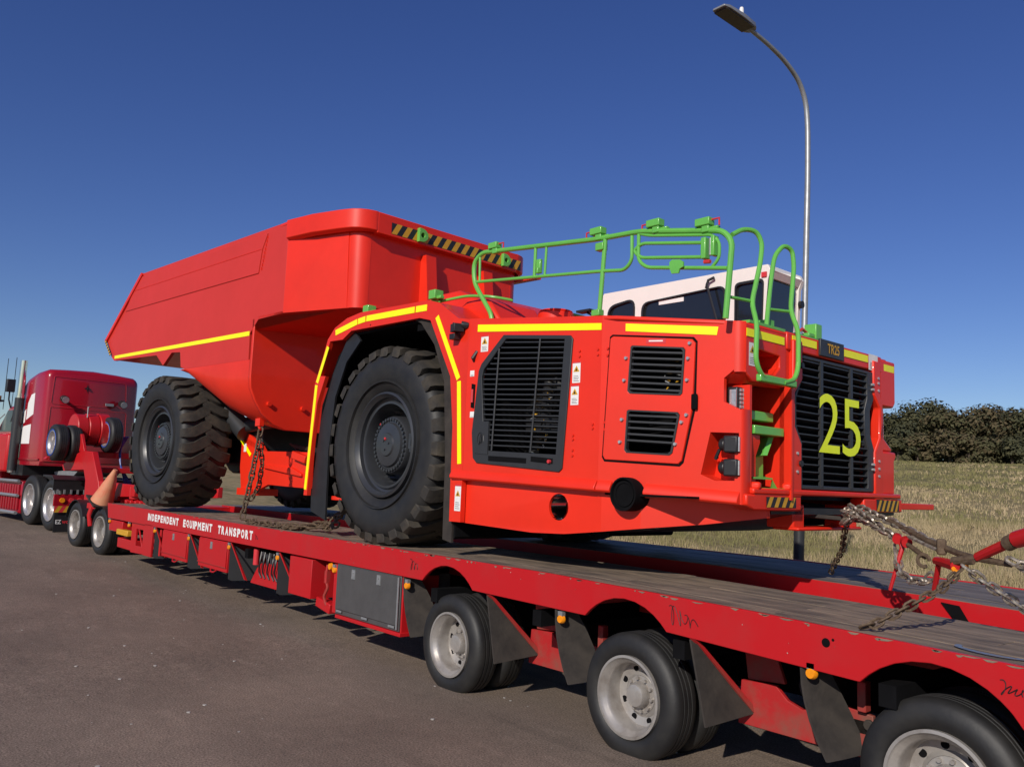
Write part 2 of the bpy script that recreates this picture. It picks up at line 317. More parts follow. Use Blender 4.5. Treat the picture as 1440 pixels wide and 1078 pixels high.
# --- front fenders
f_out = [(1.25, 1.30), (1.25, 3.005), (1.10, 3.03), (.82, 3.20), (.64, 3.25), (-.50, 3.275), (-.76, 3.245), (-.99, 3.17), (-1.12, 3.06), (-1.20, 2.87), (-1.335, 2.60), (-1.385, 2.0), (-1.42, 1.42)]
f_in = [(-1.35, 1.42), (-1.315, 2.0), (-1.255, 2.40), (-1.12, 2.67), (-1.235, 2.68), (-1.07, 3.035), (-.82, 3.03), (-.66, 3.105), (.38, 3.10), (.52, 3.10), (.69, 3.06), (1.02, 2.53), (1.085, 2.09), (1.10, 1.30)]
def fender(mir):
    q = (lambda x, z: (x, 3.02+.03-z*0, z)) if mir else (lambda x, z: (x, -.03, z))
    m = MB(F); m.holed(f_out + f_in, [], q, (0, -.045 if mir else .045, 0)); fd = m.go('fender', M['orange'], TRK, .006)
    yA, yB = (3.005, 2.05) if mir else (.015, .95)
    top = f_out[2:11]; m = MB(F); t2 = [(x*.985, z-.03) for x, z in top]
    m.extr([(x, yA, z) for x, z in top + t2[::-1]], (0, yB-yA, 0)); m.go('fender_top', M['orange'], TRK, .006)
    ln = [(1.10, 1.15), (1.08, 2.08), (1.0, 2.50), (.66, 3.04), (.5, 3.07), (-.66, 3.07), (-.95, 2.86), (-1.22, 2.35), (-1.31, 1.42)]
    l2 = [(x*1.02, z+.02) for x, z in ln]
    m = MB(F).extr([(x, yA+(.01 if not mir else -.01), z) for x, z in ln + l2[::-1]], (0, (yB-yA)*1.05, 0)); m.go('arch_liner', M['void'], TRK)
    if not mir:   # the rubber flares that stand inside the opening
        fl = [(1.098, 1.12), (1.083, 2.09), (1.018, 2.53), (.688, 3.058), (.52, 3.098), (.40, 3.098), (.50, 3.06), (.72, 2.84), (.89, 2.50), (.955, 1.85), (.975, 1.14)]
        MB(F).holed(fl, [], lambda x, z: (x, .006, z), (0, .022, 0)).go('rubber_flare', M['flap'], TRK)
        fl = [(-.665, 3.10), (-.82, 3.025), (-1.05, 2.70), (-1.25, 2.2), (-1.35, 1.42), (-1.34, 1.26), (-1.03, 1.18), (-1.05, 1.9), (-.98, 2.45), (-.80, 2.80), (-.55, 3.0)]
        MB(F).holed(fl, [], lambda x, z: (x, .020, z), (0, .022, 0)).go('rubber_flare', M['black'], TRK)
fender(False); fender(True)
MB(F).tube([(-.30, .02, 3.19), (-.30, -.038, 3.12)], .004, 4).go('panel_seam', M['black'], TRK)

# --- hood sides
gr_o = [(1.67, 2.83), (2.37, 2.765), (2.395, 2.735), (2.33, 1.76), (2.30, 1.735), (1.42, 1.79), (1.375, 1.83), (1.35, 2.04), (1.40, 2.55), (1.43, 2.61)]
gr_i = [(1.70, 2.795), (2.315, 2.74), (2.265, 1.865), (1.55, 1.89), (1.50, 1.93), (1.44, 2.50), (1.46, 2.56)]
m = MB(F); lo = [SP(1.25, lin(lpk, 1.25)), SP(2.78, 1.60)]
m.holed([(1.252, lin(lpk, 1.252)), (2.66, 1.604), (2.66, lin(htk, 2.66)), (1.252, lin(htk, 1.252))], [offs(gr_o, .03)], lambda x, z: SP(x, z), (0, .04, 0))
m.go('hood_side', M['orange'], TRK)
door = [(2.75, 2.73), (3.32, 2.68), (3.345, 2.65), (3.335, 2.24), (3.33, 2.18), (3.265, 1.835), (3.24, 1.81), (2.712, 1.83), (2.695, 1.86), (2.73, 2.715)]
door = [(max(x, 2.685), z) for x, z in door]
v1 = [(2.90, 2.65), (3.26, 2.62), (3.275, 2.60), (3.26, 2.30), (3.245, 2.285), (2.89, 2.305), (2.872, 2.325), (2.888, 2.64)]
v2 = [(2.885, 2.19), (3.23, 2.17), (3.245, 2.15), (3.20, 1.89), (3.18, 1.872), (2.875, 1.885), (2.86, 1.905), (2.872, 2.18)]
rec = [(3.445, 2.035), (3.63, 2.03), (3.632, 1.98), (3.605, 1.89), (3.605, 1.715), (3.48, 1.710), (3.385, 1.75)]
m = MB(F); m.holed([(2.66, 1.604), (3.645, 1.561), (3.645, 2.18), (3.53, 2.24), (3.53, 2.40), (3.60, 2.46), (3.60, 2.787), (2.66, 2.888)], [offs(door, .03), rec], lambda x, z: SP(x, z), (0, .03, 0))
m.go('hood_side', M['orange'], TRK)
# recess box and its two work lamps
m = MB(F); q = [SP(x, z, -.03) for x, z in rec]; m.loft([q, [(x, y+.22, z) for x, y, z in q]], caps=False); m.face(*[(x, y+.22, z) for x, y, z in q]); m.go('lamp_recess', M['orange'], TRK)
for zc in (1.955, 1.80):
    wl = MB(F); c = Vector((3.575, .415, zc)); wl.obox(c, (.10, .15, .115), rotz(.25)); wl.tube([c+Vector((-.05, 0, 0)), c+Vector((-.10, 0, 0))], .045, 12); l = wl.go('work_lamp', M['black'], TRK, .012)
    MB(F).obox(c + Vector((.052, .014, 0)), (.01, .125, .095), rotz(.25)).go('lens', M['lens'], l)
m = MB(F); m.tube([(3.44, .42, 1.87), (3.47, .36, 1.86), (3.50, .36, 1.92)], .012, 6).go('lamp_cable', M['black'], TRK)
# door leaf with vents, its gap and hinge bolts
m = MB(F); m.holed(offs(door, -.012), [offs(door, .004)], lambda x, z: SP(x, z, .003), (0, .006, 0)); m.go('door_gap', M['void'], TRK)
d = MB(F).holed(offs(door, .006), [v1, v2], lambda x, z: SP(x, z, .014), (0, .016, 0)).go('access_door', M['orange'], TRK, .004)
m = MB(F)
for v in (v1, v2): m.holed(v, [offs(v, .016)], lambda x, z: SP(x, z, .017), (0, .03, 0))
m.go('vent_frame', M['black'], d)
def slat(m, x0, x1, z0, z1, dep=.03, t=.006, off=.01):   # a louvre blade along the hood side
    a, b = SP(x0, z0, off), SP(x1, z1, off); a2, b2 = SP(x0, z0-.010, off-dep), SP(x1, z1-.010, off-dep)
    u = Vector((0, 0, t)); m.loft([[Vector(a), Vector(a)+u*2.2, Vector(a2)+u, Vector(a2)], [Vector(b), Vector(b)+u*2.2, Vector(b2)+u, Vector(b2)]]); return m
for (xa, za, xb, zb, n_, dx0, dx1) in ((2.895, 2.600, 3.262, 2.574, 7, -.002, -.002), (2.88, 2.145, 3.235, 2.128, 5, -.002, -.008)):
    for i in range(n_): slat(MB(F), xa+dx0*i, xb+dx1*i, za-.044*i, zb-.044*i).go('slat', M['dgrey'], d)
m = MB(F)
for x, z in ((2.86, 2.56), (2.85, 2.40), (3.30, 2.54), (3.295, 2.39), (3.295, 2.15), (2.84, 2.12), (2.83, 1.96), (3.262, 2.10), (3.222, 1.95), (3.31, 2.645)):
    a = SP(x, z, .012); m.cyl(a, (a[0], a[1]-.018, a[2]), .012, 8)
m.go('fastener', M['lens'], d, kind='stuff')
m = MB(F)
for x, z in ((2.46, 2.64), (2.46, 2.60), (2.63, 2.64), (2.63, 2.60), (2.60, 2.09), (2.60, 2.06), (2.42, 2.01), (2.42, 1.98), (2.42, 1.90), (2.42, 1.86), (2.71, 2.64), (2.71, 2.59), (2.70, 2.10), (2.70, 2.05)):
    a = SP(x, z, 0); m.cyl(a, (a[0], a[1]-.010, a[2]), .010, 8)
m.go('bolt', M['orange'], TRK, kind='stuff')
m = MB(F); a = SP(3.345, 2.24, .016); m.obox(a, (.05, .02, .11)); m.go('door_latch', M['void'], TRK, .01)
# big side grille
g = MB(F).holed(gr_o, [gr_i], lambda x, z: SP(x, z, .012), (0, .03, 0)).go('side_grille', M['dgrey'], TRK, .004)
for i in range(22):
    z = 2.765-.0415*i; z2 = z-.05+.0012*i; xl = 1.445 if z < 2.52 else 1.445+(z-2.52)*.93
    xr = 2.31-(2.74-z)*.05
    if z2 > 1.87: slat(MB(F), xl+.01, xr, z+.01*0, z2, .04, .0045, .006).go('slat', M['dgrey'], g)
for (xt, zt, xb, zb) in ((1.63, 2.72, 1.59, 1.89), (2.07, 2.765, 2.01, 1.88)):
    MB(F).tube([SP(xt, zt, .012), SP(xb, zb, .012)], .008, 6).go('grille_bar', M['dgrey'], g)
MB(F).holed([(1.40, 2.13), (1.55, 2.13), (1.55, 1.86), (1.40, 1.87)], [circ(1.465, 1.985, .055, 16, .7)], lambda x, z: SP(x, z, .018), (0, .02, 0)).go('latch_plate', M['dgrey'], g)
m = MB(F); m.tube([SP(1.45, 1.95, .02), SP(1.48, 2.03, .03), SP(1.47, 1.96, .02)], .007, 6).go('latch_handle', M['hub'], g)
for (x0, x1) in ((1.56, 1.97), (2.02, 2.24)): MB(F).extr([SP(x0, 1.81, .014), SP(x1, 1.795, .014), SP(x1, 1.835, .014), SP(x0, 1.85, .014)], (0, -.002, 0)).go('grille_slot', M['void'], g)
MB(F).cyl(SP(2.215, 1.812, .012), SP(2.215, 1.812, .035), .014, 8).go('knob', M['redsign'], g)
# engine bay: dark box behind the openings with pipes and bundles of fittings in it
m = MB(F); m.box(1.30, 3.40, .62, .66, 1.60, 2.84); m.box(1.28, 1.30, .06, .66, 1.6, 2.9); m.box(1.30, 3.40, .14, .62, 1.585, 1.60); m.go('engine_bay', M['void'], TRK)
m = MB(F)
for i in range(9): m.cyl((1.55+.1*i, .40+.1*random.random(), 1.9+.6*random.random()), (1.65+.1*i, .36+.1*random.random(), 2.0+.6*random.random()), .03+.03*random.random(), 10)
m.box(1.6, 2.0, .34, .5, 2.05, 2.2); m.go('engine_block', M['black'], TRK, .01)
m = MB(F); p = Vector((1.93, .22, 2.38))
for i in range(30):
    q = p + Vector((random.uniform(-.07, .07), random.uniform(-.04, .04), -.018)); m.mat(i % 3); m.tube([p, q], random.uniform(.004, .010), 6); p = q if i % 4 else Vector((1.93+random.uniform(-.06, .05), .22, q.z))
for i in range(14): m.mat(i % 3); a = Vector((3.02+random.uniform(-.1, .18), .30, 2.42+random.uniform(-.1, .08))); m.tube([a, a+Vector((random.uniform(-.04, .05), 0, random.uniform(-.02, .02)))], .006, 5)
m.go('hose_fitting', [M['galv'], M['hyel'], M['black']], TRK, kind='stuff')

# --- lower chassis panel under the lip, with an open exhaust and a port painted black
low = [(1.10, 1.652), (1.10, 1.30), (2.0, 1.265), (2.32, 1.275), (3.2, 1.40), (3.66, 1.50), (3.66, 1.556), (2.78, 1.598)]
h1 = circ(2.26, 1.475, .10, 20, .95)
m = MB(F); m.holed([(1.10, 1.652), (1.10, 1.30), (2.0, 1.268), (2.32, 1.28), (2.66, 1.32), (2.66, 1.604)], [h1], lambda x, z: SP(x, z, -.045), (0, .03, 0)); m.go('chassis_panel', M['orange'], TRK)
m = MB(F); m.holed([(2.66, 1.32), (2.95, 1.36), (2.95, 1.60), (2.66, 1.604)], [], lambda x, z: SP(x, z, -.045), (0, .03, 0)); m.go('chassis_panel', M['orange'], TRK)
m = MB(F); m.holed([(2.95, 1.36), (3.30, 1.41), (3.64, 1.475), (3.64, 1.56), (2.95, 1.60)], [], lambda x, z: SP(x, z, -.045-(x-2.95)*.42), (0, .03, 0)); m.go('chassis_panel', M['orange'], TRK)
m = MB(F); m.extr([SP(2.95, 1.575, 0), SP(3.30, 1.575, 0), SP(3.645, 1.575, 0), (3.64, .85, 1.575), (2.95, .85, 1.575)], (0, 0, .008)); m.go('lip_floor', M['orange'], TRK)
m = MB(F).lathe([(.098, .0), (.10, .16), (.085, .16), (.086, .0)], 24, SP(2.26, 1.475, -.05)); m.go('exhaust_pipe', M['chrome'], TRK)
m = MB(F).lathe([(.118, .12), (.118, -.034), (.107, -.034), (.104, -.010), (.0, -.010)], 28, SP(2.89, 1.595, .032)); m.lathe([(.086, -.010), (.086, -.020), (.078, -.020), (.076, -.012), (0, -.012)], 24, SP(2.89, 1.595, .032)); m.go('exhaust_pipe', M['void'], TRK)  # shade inside this port is painted: black ring, flat black disc
for (x0, x1) in ((1.12, 2.655), (2.665, 2.77), (3.01, 3.64)):   # the rounded lip ledge
    rg = []
    for x in (x0, x1):
        x_, y_, z_ = SP(x, lin(lpk, x)); rg.append([(x_, y_+.02, z_+.10), (x_, y_-.012, z_+.075), (x_, y_-.036, z_+.03), (x_, y_-.036, z_+.012), (x_, y_-.022, z_), (x_, y_+.06, z_-.004)])
    MB(F).loft(rg).go('lip_ledge', M['orange'], TRK, .004)
# belly, core added inside to block light, and the parts that carry the hood
m = MB(F); m.extr([(x, .80, z) for x, z in ((1.1, 1.32), (2.0, 1.275), (2.32, 1.285), (3.2, 1.41), (3.62, 1.50), (3.62, 1.545), (1.1, 1.62))], (0, 1.9, 0)); m.go('belly', M['black'], TRK)
m = MB(F); m.box(-1.20, 1.0, .97, 2.03, 1.55, 3.12); m.box(1.20, 3.30, .70, 2.60, 1.60, 2.80); m.go('light_block_core', M['black'], TRK)
m = MB(F); m.cyl((-.08, .6, 1.955), (-.08, 2.4, 1.955), .26, 20); m.cyl((-.08, 1.2, 1.955), (-.08, 1.8, 1.955), .42, 20); m.go('front_axle', M['black'], TRK)
tp = [(1.22, -.03, 3.008), (2.78, .10, 2.876), (3.52, .35, 2.797), (3.61, .42, 2.786), (3.655, .52, 2.782), (3.655, 2.50, 2.782), (3.60, 2.62, 2.786), (3.45, 2.68, 2.80), (1.22, 2.68, 3.008)]
m = MB(F).loft([tp, [(x, y, z-.03) for x, y, z in tp]]); m.go('hood_top', M['orange'], TRK, .008)
m = MB(F); m.box(1.20, 3.45, 2.62, 2.68, 1.56, 2.80); m.box(-1.35, 1.18, 2.05, 2.2, 1.55, 3.0); m.go('far_side_panel', M['orange'], TRK)
m = MB(F); m.extr([(x, .55, z) for x, z in ((-.75, 3.24), (-.10, 3.50), (.30, 3.50), (.50, 3.42), (1.10, 3.14), (1.40, 3.0), (1.3, 2.95), (1.12, 2.95), (.60, 3.11), (-.75, 3.11))], (0, 1.35, 0)); m.go('intake_housing', M['orange'], TRK, .06); m = MB(F); m.extr([(x, .30, z) for x, z in ((.62, 3.10), (.70, 3.24), (.78, 3.28), (1.02, 3.28), (1.10, 3.24), (1.30, 3.0), (1.10, 2.98), (.80, 3.08))], (0, .6, 0)); m.go('hinge_housing', M['orange'], TRK, .03); MB(F).box(.40, .66, .04, .40, 3.0, 3.235).go('fender_step_void', M['void'], TRK)
m = MB(F); m.cyl((1.50, .75, 2.95), (1.50, .75, 3.15), .16, 24); m.cyl((1.50, .75, 3.15), (1.50, .75, 3.17), .15, 24); m.go('filler_dome', M['orange'], TRK, .02)
MB(F).cyl((.96, .31, 3.08), (.96, .29, 3.08), .03, 12).go('grab_hole', M['black'], TRK)

# --- nose
m = MB(F)   # upper corner block with a pocket in its front, chamfered below
ob = [(.42, 2.775), (.42, 2.44), (.50, 2.385), (.90, 2.385), (.93, 2.42), (.93, 2.775)]
pk = [(.565, 2.615), (.565, 2.46), (.78, 2.46), (.85, 2.52), (.85, 2.60)]
m.holed(ob, [pk], lambda y, z: (3.655, y, z), (-.03, 0, 0)); m.box(3.35, 3.40, .5, .93, 2.40, 2.76); m.go('nose_block', M['orange'], TRK, .008)
m = MB(F); q = [(3.63, y, z) for y, z in pk]; m.loft([q, [(3.45, y, z) for _, y, z in q]], caps=False); m.face(*[(3.45, y, z) for _, y, z in q]); m.go('nose_pocket', M['orange'], TRK)
crn = [(3.595, .376), (3.62, .384), (3.640, .400), (3.655, .425)]; crl = [(3.643, .392), (3.650, .398), (3.655, .412), (3.657, .43)]
for (za, zb, lab) in ((2.44, 2.785, 0), (1.56, 2.19, 1)):
    m = MB(F); m.loft([[(x, y, za), (x, y, zb), (x-.02, y+.03, zb), (x-.02, y+.03, za)] for x, y in (crn if not lab else crl + [(3.657, .48)])]); m.go('nose_corner', M['orange'], TRK)
m = MB(F); m.extr([(3.30, .30, 2.44), (3.655, .42, 2.44), (3.56, .52, 2.36), (3.30, .34, 2.36)], (0, 0, .012)); m.loft([[(3.52, .36, 2.42), (3.655, .42, 2.44), (3.655, .93, 2.42)], [(3.50, .42, 2.37), (3.60, .50, 2.375), (3.60, .93, 2.38)]]); m.go('nose_chamfer', M['orange'], TRK)
m = MB(F); m.box(3.28, 3.31, .40, 1.0, 1.60, 2.42); m.box(3.31, 3.655, .475, .50, 1.60, 2.36); m.box(3.31, 3.70, .93, .955, 1.60, 2.40); m.box(3.31, 3.68, .50, .93, 1.60, 1.635); m.go('step_well', M['orange'], TRK)
def pil(mir):   # stepped posts beside the radiator grille
    fx = (lambda y: 3.33-y) if mir else (lambda y: y)
    a = [(.955, 1.62), (.955, 2.05), (.985, 2.15), (.955, 2.25), (.955, 2.40), (.985, 2.44), (.985, 2.74), (1.11, 2.74), (1.11, 2.46), (1.01, 2.36), (1.01, 2.12), (1.10, 2.0), (1.10, 1.62)]
    MB(F).extr([(3.60, fx(y), z) for y, z in a], (.085, 0, 0)).go('grille_post', M['orange'], TRK, .012)
    b = [(.93, 1.62), (.93, 2.74), (.985, 2.74), (.985, 2.46), (.95, 2.36), (.95, 1.62)]
    MB(F).extr([(3.60, fx(y), z) for y, z in b], (.05, 0, 0)).go('grille_post', M['orange'], TRK, .008)
pil(False); pil(True)
m = MB(F); m.box(3.58, 3.665, .93, 2.40, 2.66, 2.79); m.go('nose_header', M['orange'], TRK, .012)
m = MB(F); m.box(3.56, 3.69, .48, 2.68, 1.634, 1.675); m.go('nose_sill', M['orange'], TRK, .012)
m = MB(F)   # far side of the nose: block, waist, foot
m.extr([(3.56, y, z) for y, z in ((2.38, 2.775), (2.38, 2.42), (2.42, 2.385), (2.62, 2.385), (2.66, 2.43), (2.66, 2.775))], (.10, 0, 0))
m.extr([(3.56, y, z) for y, z in ((2.38, 2.384), (2.38, 2.02), (2.66, 2.02), (2.66, 2.05), (2.52, 2.13), (2.52, 2.384))], (.065, 0, 0))
m.extr([(3.56, y, z) for y, z in ((2.38, 2.018), (2.38, 1.667), (2.63, 1.667), (2.63, 1.94), (2.66, 1.97), (2.66, 2.018))], (.10, 0, 0))
m.go('nose_block', M['orange'], TRK, .03)
# radiator grille with leaning blades
go_ = [(1.10, 2.645), (2.235, 2.645), (2.235, 2.42), (2.175, 2.33), (2.175, 2.14), (2.24, 2.02), (2.24, 1.70), (2.22, 1.68), (1.12, 1.68), (1.10, 1.70), (1.10, 2.0), (1.02, 2.12), (1.02, 2.34), (1.09, 2.46)]
gi_ = [(1.125, 2.62), (2.13, 2.62), (2.13, 2.42), (2.08, 2.32), (2.08, 2.14), (2.14, 2.02), (2.14, 1.71), (1.13, 1.71), (1.125, 2.01), (1.045, 2.13), (1.045, 2.33), (1.115, 2.45)]
g = MB(F).holed(go_, [gi_], lambda y, z: (3.672, y, z), (-.05, 0, 0)).go('radiator_grille', M['dgrey'], TRK, .006)
for i in range(17):
    z = 2.60-.0535*i; y0 = 1.12 if (z > 2.44 or z < 2.02) else 1.045; y1 = 2.135 if (z > 2.42 or z < 2.02) else 2.08
    MB(F).loft([[(3.668, y, z+.004), (3.668, y, z+.013), (3.620, y, z-.004), (3.620, y, z-.010)] for y in (y0, y1)]).go('slat', M['dgrey'], g)
for y in (1.40, 1.86): MB(F).box(3.655, 3.676, y-.018, y+.018, 1.70, 2.63).go('grille_bar', M['dgrey'], g)
m = MB(F); m.box(3.50, 3.52, 1.0, 2.3, 1.66, 2.68); m.go('radiator_core', M['void'], TRK)
for y, z in ((1.135, 2.56), (1.125, 1.86)): MB(F).cyl((3.68, y-.05, z), (3.70, y-.05, z), .022, 10).go('rubber_buffer', M['black'], TRK)
def digit(s, y0, z0, w, h): return MB(F).text(s, lambda u, v: (3.682, y0+u, z0+v), w, h, .0)
digit('2', 1.345, 1.955, .31, .44).go('number_digit', M['lime'], g); digit('5', 1.70, 1.945, .29, .44).go('number_digit', M['lime'], g)
pl = MB(F); pl.box(3.664, 3.684, 1.365, 1.725, 2.672, 2.80); pl = pl.go('model_plate', M['dgrey'], TRK, .004)
MB(F).text('TR25', lambda u, v: (3.687, 1.465+u, 2.700+v), .18, .075, .02).go('plate_lettering', M['hyel'], pl)
m = MB(F)
for y, zs in ((2.29, (2.60, 2.56, 2.50, 1.93, 1.87, 1.81)), (2.20, (2.54, 2.50, 1.90, 1.86)), (1.03, (1.93, 1.80))):
    for z in zs: m.cyl((3.67, y, z), (3.694, y, z), .011, 8)
m.go('bolt', M['lens'], TRK, kind='stuff')
# corner lights (upright LED boards)
for y0, y1, x in ((.43, .50, 3.60), (2.56, 2.66, 3.55)):
    l = MB(F); l.box(x-.08, x, y0-.02, y1+.02, 2.13, 2.345); l = l.go('corner_light', M['black'], TRK, .01)
    m = MB(F)
    for i in range(7):
        for j in range(2 if y1-y0 < .08 else 3): m.obox((x+.004, y0+.018+j*.033, 2.155+i*.028), (.012, .022, .020))
    m.obox((x-.03, y0-.022, 2.235), (.05, .012, .18)); m.go('lens', M['lens'], l)
# bumper, hazard plates, tow gear
m = MB(F); m.extr([(3.56, y, z) for y, z in ((.41, 1.632), (.41, 1.56), (.50, 1.525), (1.10, 1.525), (1.10, 1.632))], (.12, 0, 0)); m.extr([(3.56, y, z) for y, z in ((2.05, 1.632), (2.05, 1.525), (2.72, 1.525), (2.72, 1.632))], (.12, 0, 0)); m.box(3.40, 3.62, 1.10, 1.25, 1.40, 1.57); m.box(3.40, 3.62, 1.92, 2.05, 1.40, 1.57); m.box(3.45, 3.66, 1.10, 2.05, 1.385, 1.41); m.go('bumper', M['orange'], TRK, .012)
m = MB(F); m.box(3.54, 3.64, 2.72, 3.46, 1.548, 1.600); m.go('bumper_arm', M['orange'], TRK, .006)
m = MB(F); m.box(3.38, 3.42, 1.25, 1.92, 1.41, 1.57); m.go('tow_pocket', M['void'], TRK)
m = MB(F); m.extr([(3.45, 1.40, 1.48), (3.92, 1.50, 1.46), (3.94, 1.60, 1.455), (3.80, 1.72, 1.45), (3.45, 1.75, 1.46)], (0, 0, .03)); m.go('tow_plate', M['flap'], TRK, .006)
def hazard(to3, w, h, n_, nrm, parent=TRK):
    m = MB(F if to3(0, 0)[0] > -50 else W); m.holed([(0, 0), (w, 0), (w, h), (0, h)], [], to3, nrm); m.mat(1); p = w/n_
    nv = Vector(nrm)*1.0
    for i in range(n_):
        a = i*p; q = [(a, 0), (a+p*.5, 0), (min(w, a+p*.5+h*.6), h), (min(w, a+h*.6), h)]
        m.add([Vector(to3(*t))+nv*1.6 for t in q], [(0, 1, 2, 3)])
    return m
hazard(lambda u, v: (3.683, .64+u, 1.548+v), .38, .07, 4, (.0015, 0, 0)).go('hazard_plate', [M['black'], M['hyel']], TRK)
hazard(lambda u, v: (3.683, 2.25+u, 1.532+v), .40, .09, 5, (.0015, 0, 0)).go('hazard_plate', [M['black'], M['hyel']], TRK)
# green steps in the well
for (x0, x1, y0, y1, z0, z1) in ((3.45, 3.60, .53, .86, 2.135, 2.20), (3.50, 3.66, .53, .90, 2.035, 2.095)):
    MB(F).box(x0, x1, y0, y1, z0, z1).go('step', M['green'], TRK, .006)
m = MB(F); m.extr([(3.50, .84, 2.03), (3.60, .80, 2.03), (3.60, .72, 1.90), (3.50, .72, 1.88)], (.02, .03, 0)); m.go('step_bracket', M['green'], TRK)
m = MB(F); m.box(3.52, 3.545, .58, .82, 1.75, 1.90); m.extr([(3.52, .58, 1.75), (3.52, .82, 1.75), (3.62, .82, 1.735), (3.62, .58, 1.735)], (0, 0, .012)); m.extr([(3.62, .82, 1.735), (3.62, .90, 1.66), (3.62, .80, 1.655)], (-.02, .02, 0)); m.box(3.56, 3.66, .62, .97, 1.668, 1.678); m.go('step', M['green'], TRK)
for y in (.545, .94): MB(F).obox((3.66, y, 1.69), (.07, .06, .05), rotz(.4)).go('mount_lug', M['orange'], TRK, .015)

# --- reflective tapes
def tape(fr, pts, vec=(0, -.003, 0)): MB(fr).extr(pts, vec).go('reflective_strip', M['yellow'], TRK, smooth=0)
def strip(fr, a, b, w, off):   # a strip between two (x,z) points on a fender plate
    a, b = Vector((a[0], off, a[1])), Vector((b[0], off, b[1])); t = (b-a).normalized(); u = Vector((-t.z, 0, t.x))*w/2
    tape(fr, [a-u, b-u, b+u, a+u])
for a, b in (((-.965, 3.115), (-.55, 3.185)), ((-.535, 3.186), (-.40, 3.197)), ((-.38, 3.198), (.44, 3.186)), ((.46, 3.186), (.63, 3.182)), ((.79, 3.08), (1.14, 2.50)), ((1.148, 2.48), (1.205, 1.78)), ((-1.10, 2.98), (-1.285, 2.61)), ((-1.295, 2.585), (-1.39, 1.48))):
    strip(F, a, b, .058 if b[1] > 3 else .05, -.031)
tape(F, [SP(*p, .001) for p in ((1.36, 2.945), (2.655, 2.83), (2.655, 2.78), (1.36, 2.885))])
tape(F, [SP(*p, .001) for p in ((2.84, 2.815), (3.49, 2.752), (3.48, 2.695), (2.84, 2.760))])
for y0, y1 in ((.425, .90), (.99, 1.335), (1.755, 2.15), (2.45, 2.64)):
    x = 3.657 if (y1 < .95 or y0 > 2.4) else 3.667
    dz = .03 if y0 > .9 and y0 < 2.4 else 0
    tape(F, [(x, y0, 2.685+dz), (x, y1, 2.685+dz), (x, y1, 2.74+dz), (x, y0, 2.74+dz)], (.003, 0, 0))
# --- warning stickers
def sticker(fn, w, h, tri=True, bars=4):   # fn(u, v, lift) -> point
    m = MB(F); m.add([fn(0, 0, .002), fn(w, 0, .002), fn(w, h, .002), fn(0, h, .002)], [(0, 1, 2, 3)])
    if tri:
        cx, cy, r = w/2, h*.66, w*.40
        m.mat(1).add([fn(cx-r, cy-r*.75, .003), fn(cx+r, cy-r*.75, .003), fn(cx, cy+r*.85, .003)], [(0, 1, 2)])
        m.mat(2).add([fn(cx-r*.35, cy-r*.5, .004), fn(cx+r*.35, cy-r*.5, .004), fn(cx, cy+r*.3, .004)], [(0, 1, 2)])
        m.mat(3).add([fn(.0, h*.93, .003), fn(w, h*.93, .003), fn(w, h, .003), fn(0, h, .003)], [(0, 1, 2, 3)])
    m.mat(2)
    for i in range(bars):
        y = h*.08+i*h*.075
        m.add([fn(w*.15, y, .003), fn(w*(.85-.1*(i % 2)), y, .003), fn(w*(.85-.1*(i % 2)), y+h*.02, .003), fn(w*.15, y+h*.02, .003)], [(0, 1, 2, 3)])
    m.go('warning_sticker', [M['print'], M['hyel'], M['ink'], M['redsign']], TRK, smooth=0)
for x, z, w, h in ((1.405, 2.71, .085, .135), (2.395, 2.40, .075, .16), (2.385, 2.235, .075, .15)): sticker(lambda u, v, l, x=x, z=z: SP(x+u, z+v, l), w, h)
sticker(lambda u, v, l: (1.165+u, .0-l, 1.39+v) if False else SP(1.165+u, 1.39+v, l-.04 if 1.165+u > 1.26 else l), .08, .22)
sticker(lambda u, v, l: SP(1.34+u, 1.65+v, l), .11, .06, False, 3); sticker(lambda u, v, l: SP(1.29+u, 2.51+v, l), .05, .05, False, 3); sticker(lambda u, v, l: SP(1.31+u, 2.165+v, l), .05, .05, False, 2)
sticker(lambda u, v, l: (3.655+l, .455+u, 2.49+v), .085, .17); sticker(lambda u, v, l: (3.667+l, 2.16+u, 2.66+v), .16, .13, False, 6)
m = MB(F).mat(0).add([SP(3.00, 2.66, .016), SP(3.14, 2.655, .016), SP(3.14, 2.69, .016), SP(3.0, 2.695, .016)], [(0, 1, 2, 3)]); m.mat(1).add([SP(3.02, 2.672, .017), SP(3.12, 2.668, .017), SP(3.12, 2.677, .017), SP(3.02, 2.681, .017)], [(0, 1, 2, 3)]); m.go('warning_sticker', [M['redsign'], M['print']], TRK, smooth=0)
m = MB(F); m.extr([SP(1.315, 2.45, .003), SP(1.36, 2.44, .003), SP(1.355, 2.24, .003), SP(1.315, 2.25, .003)], (0, .01, 0)); m.go('handle_slot', M['void'], TRK); MB(F).tube([SP(1.335, 2.40, .01), SP(1.335, 2.29, .01)], .012, 6).go('handle', M['redsign'], TRK)
m = MB(F); m.tube([SP(1.36, 2.72, .0), SP(1.34, 2.66, .03), SP(1.33, 2.64, .0)], .014, 6).go('hinge', M['black'], TRK)
# fender work lamp
wl = MB(F); wl.obox((1.15, -.08, 2.93), (.10, .09, .07), rotz(-.3)); wl.obox((1.11, -.07, 2.86), (.07, .07, .05)); wl.tube([(1.19, -.07, 2.96), (1.23, -.02, 2.95)], .03, 8); wl.tube([(1.08, -.03, 2.90), (1.12, -.10, 2.97), (1.22, -.04, 2.93)], .012, 6); wl.go('work_lamp', M['black'], TRK, .012)

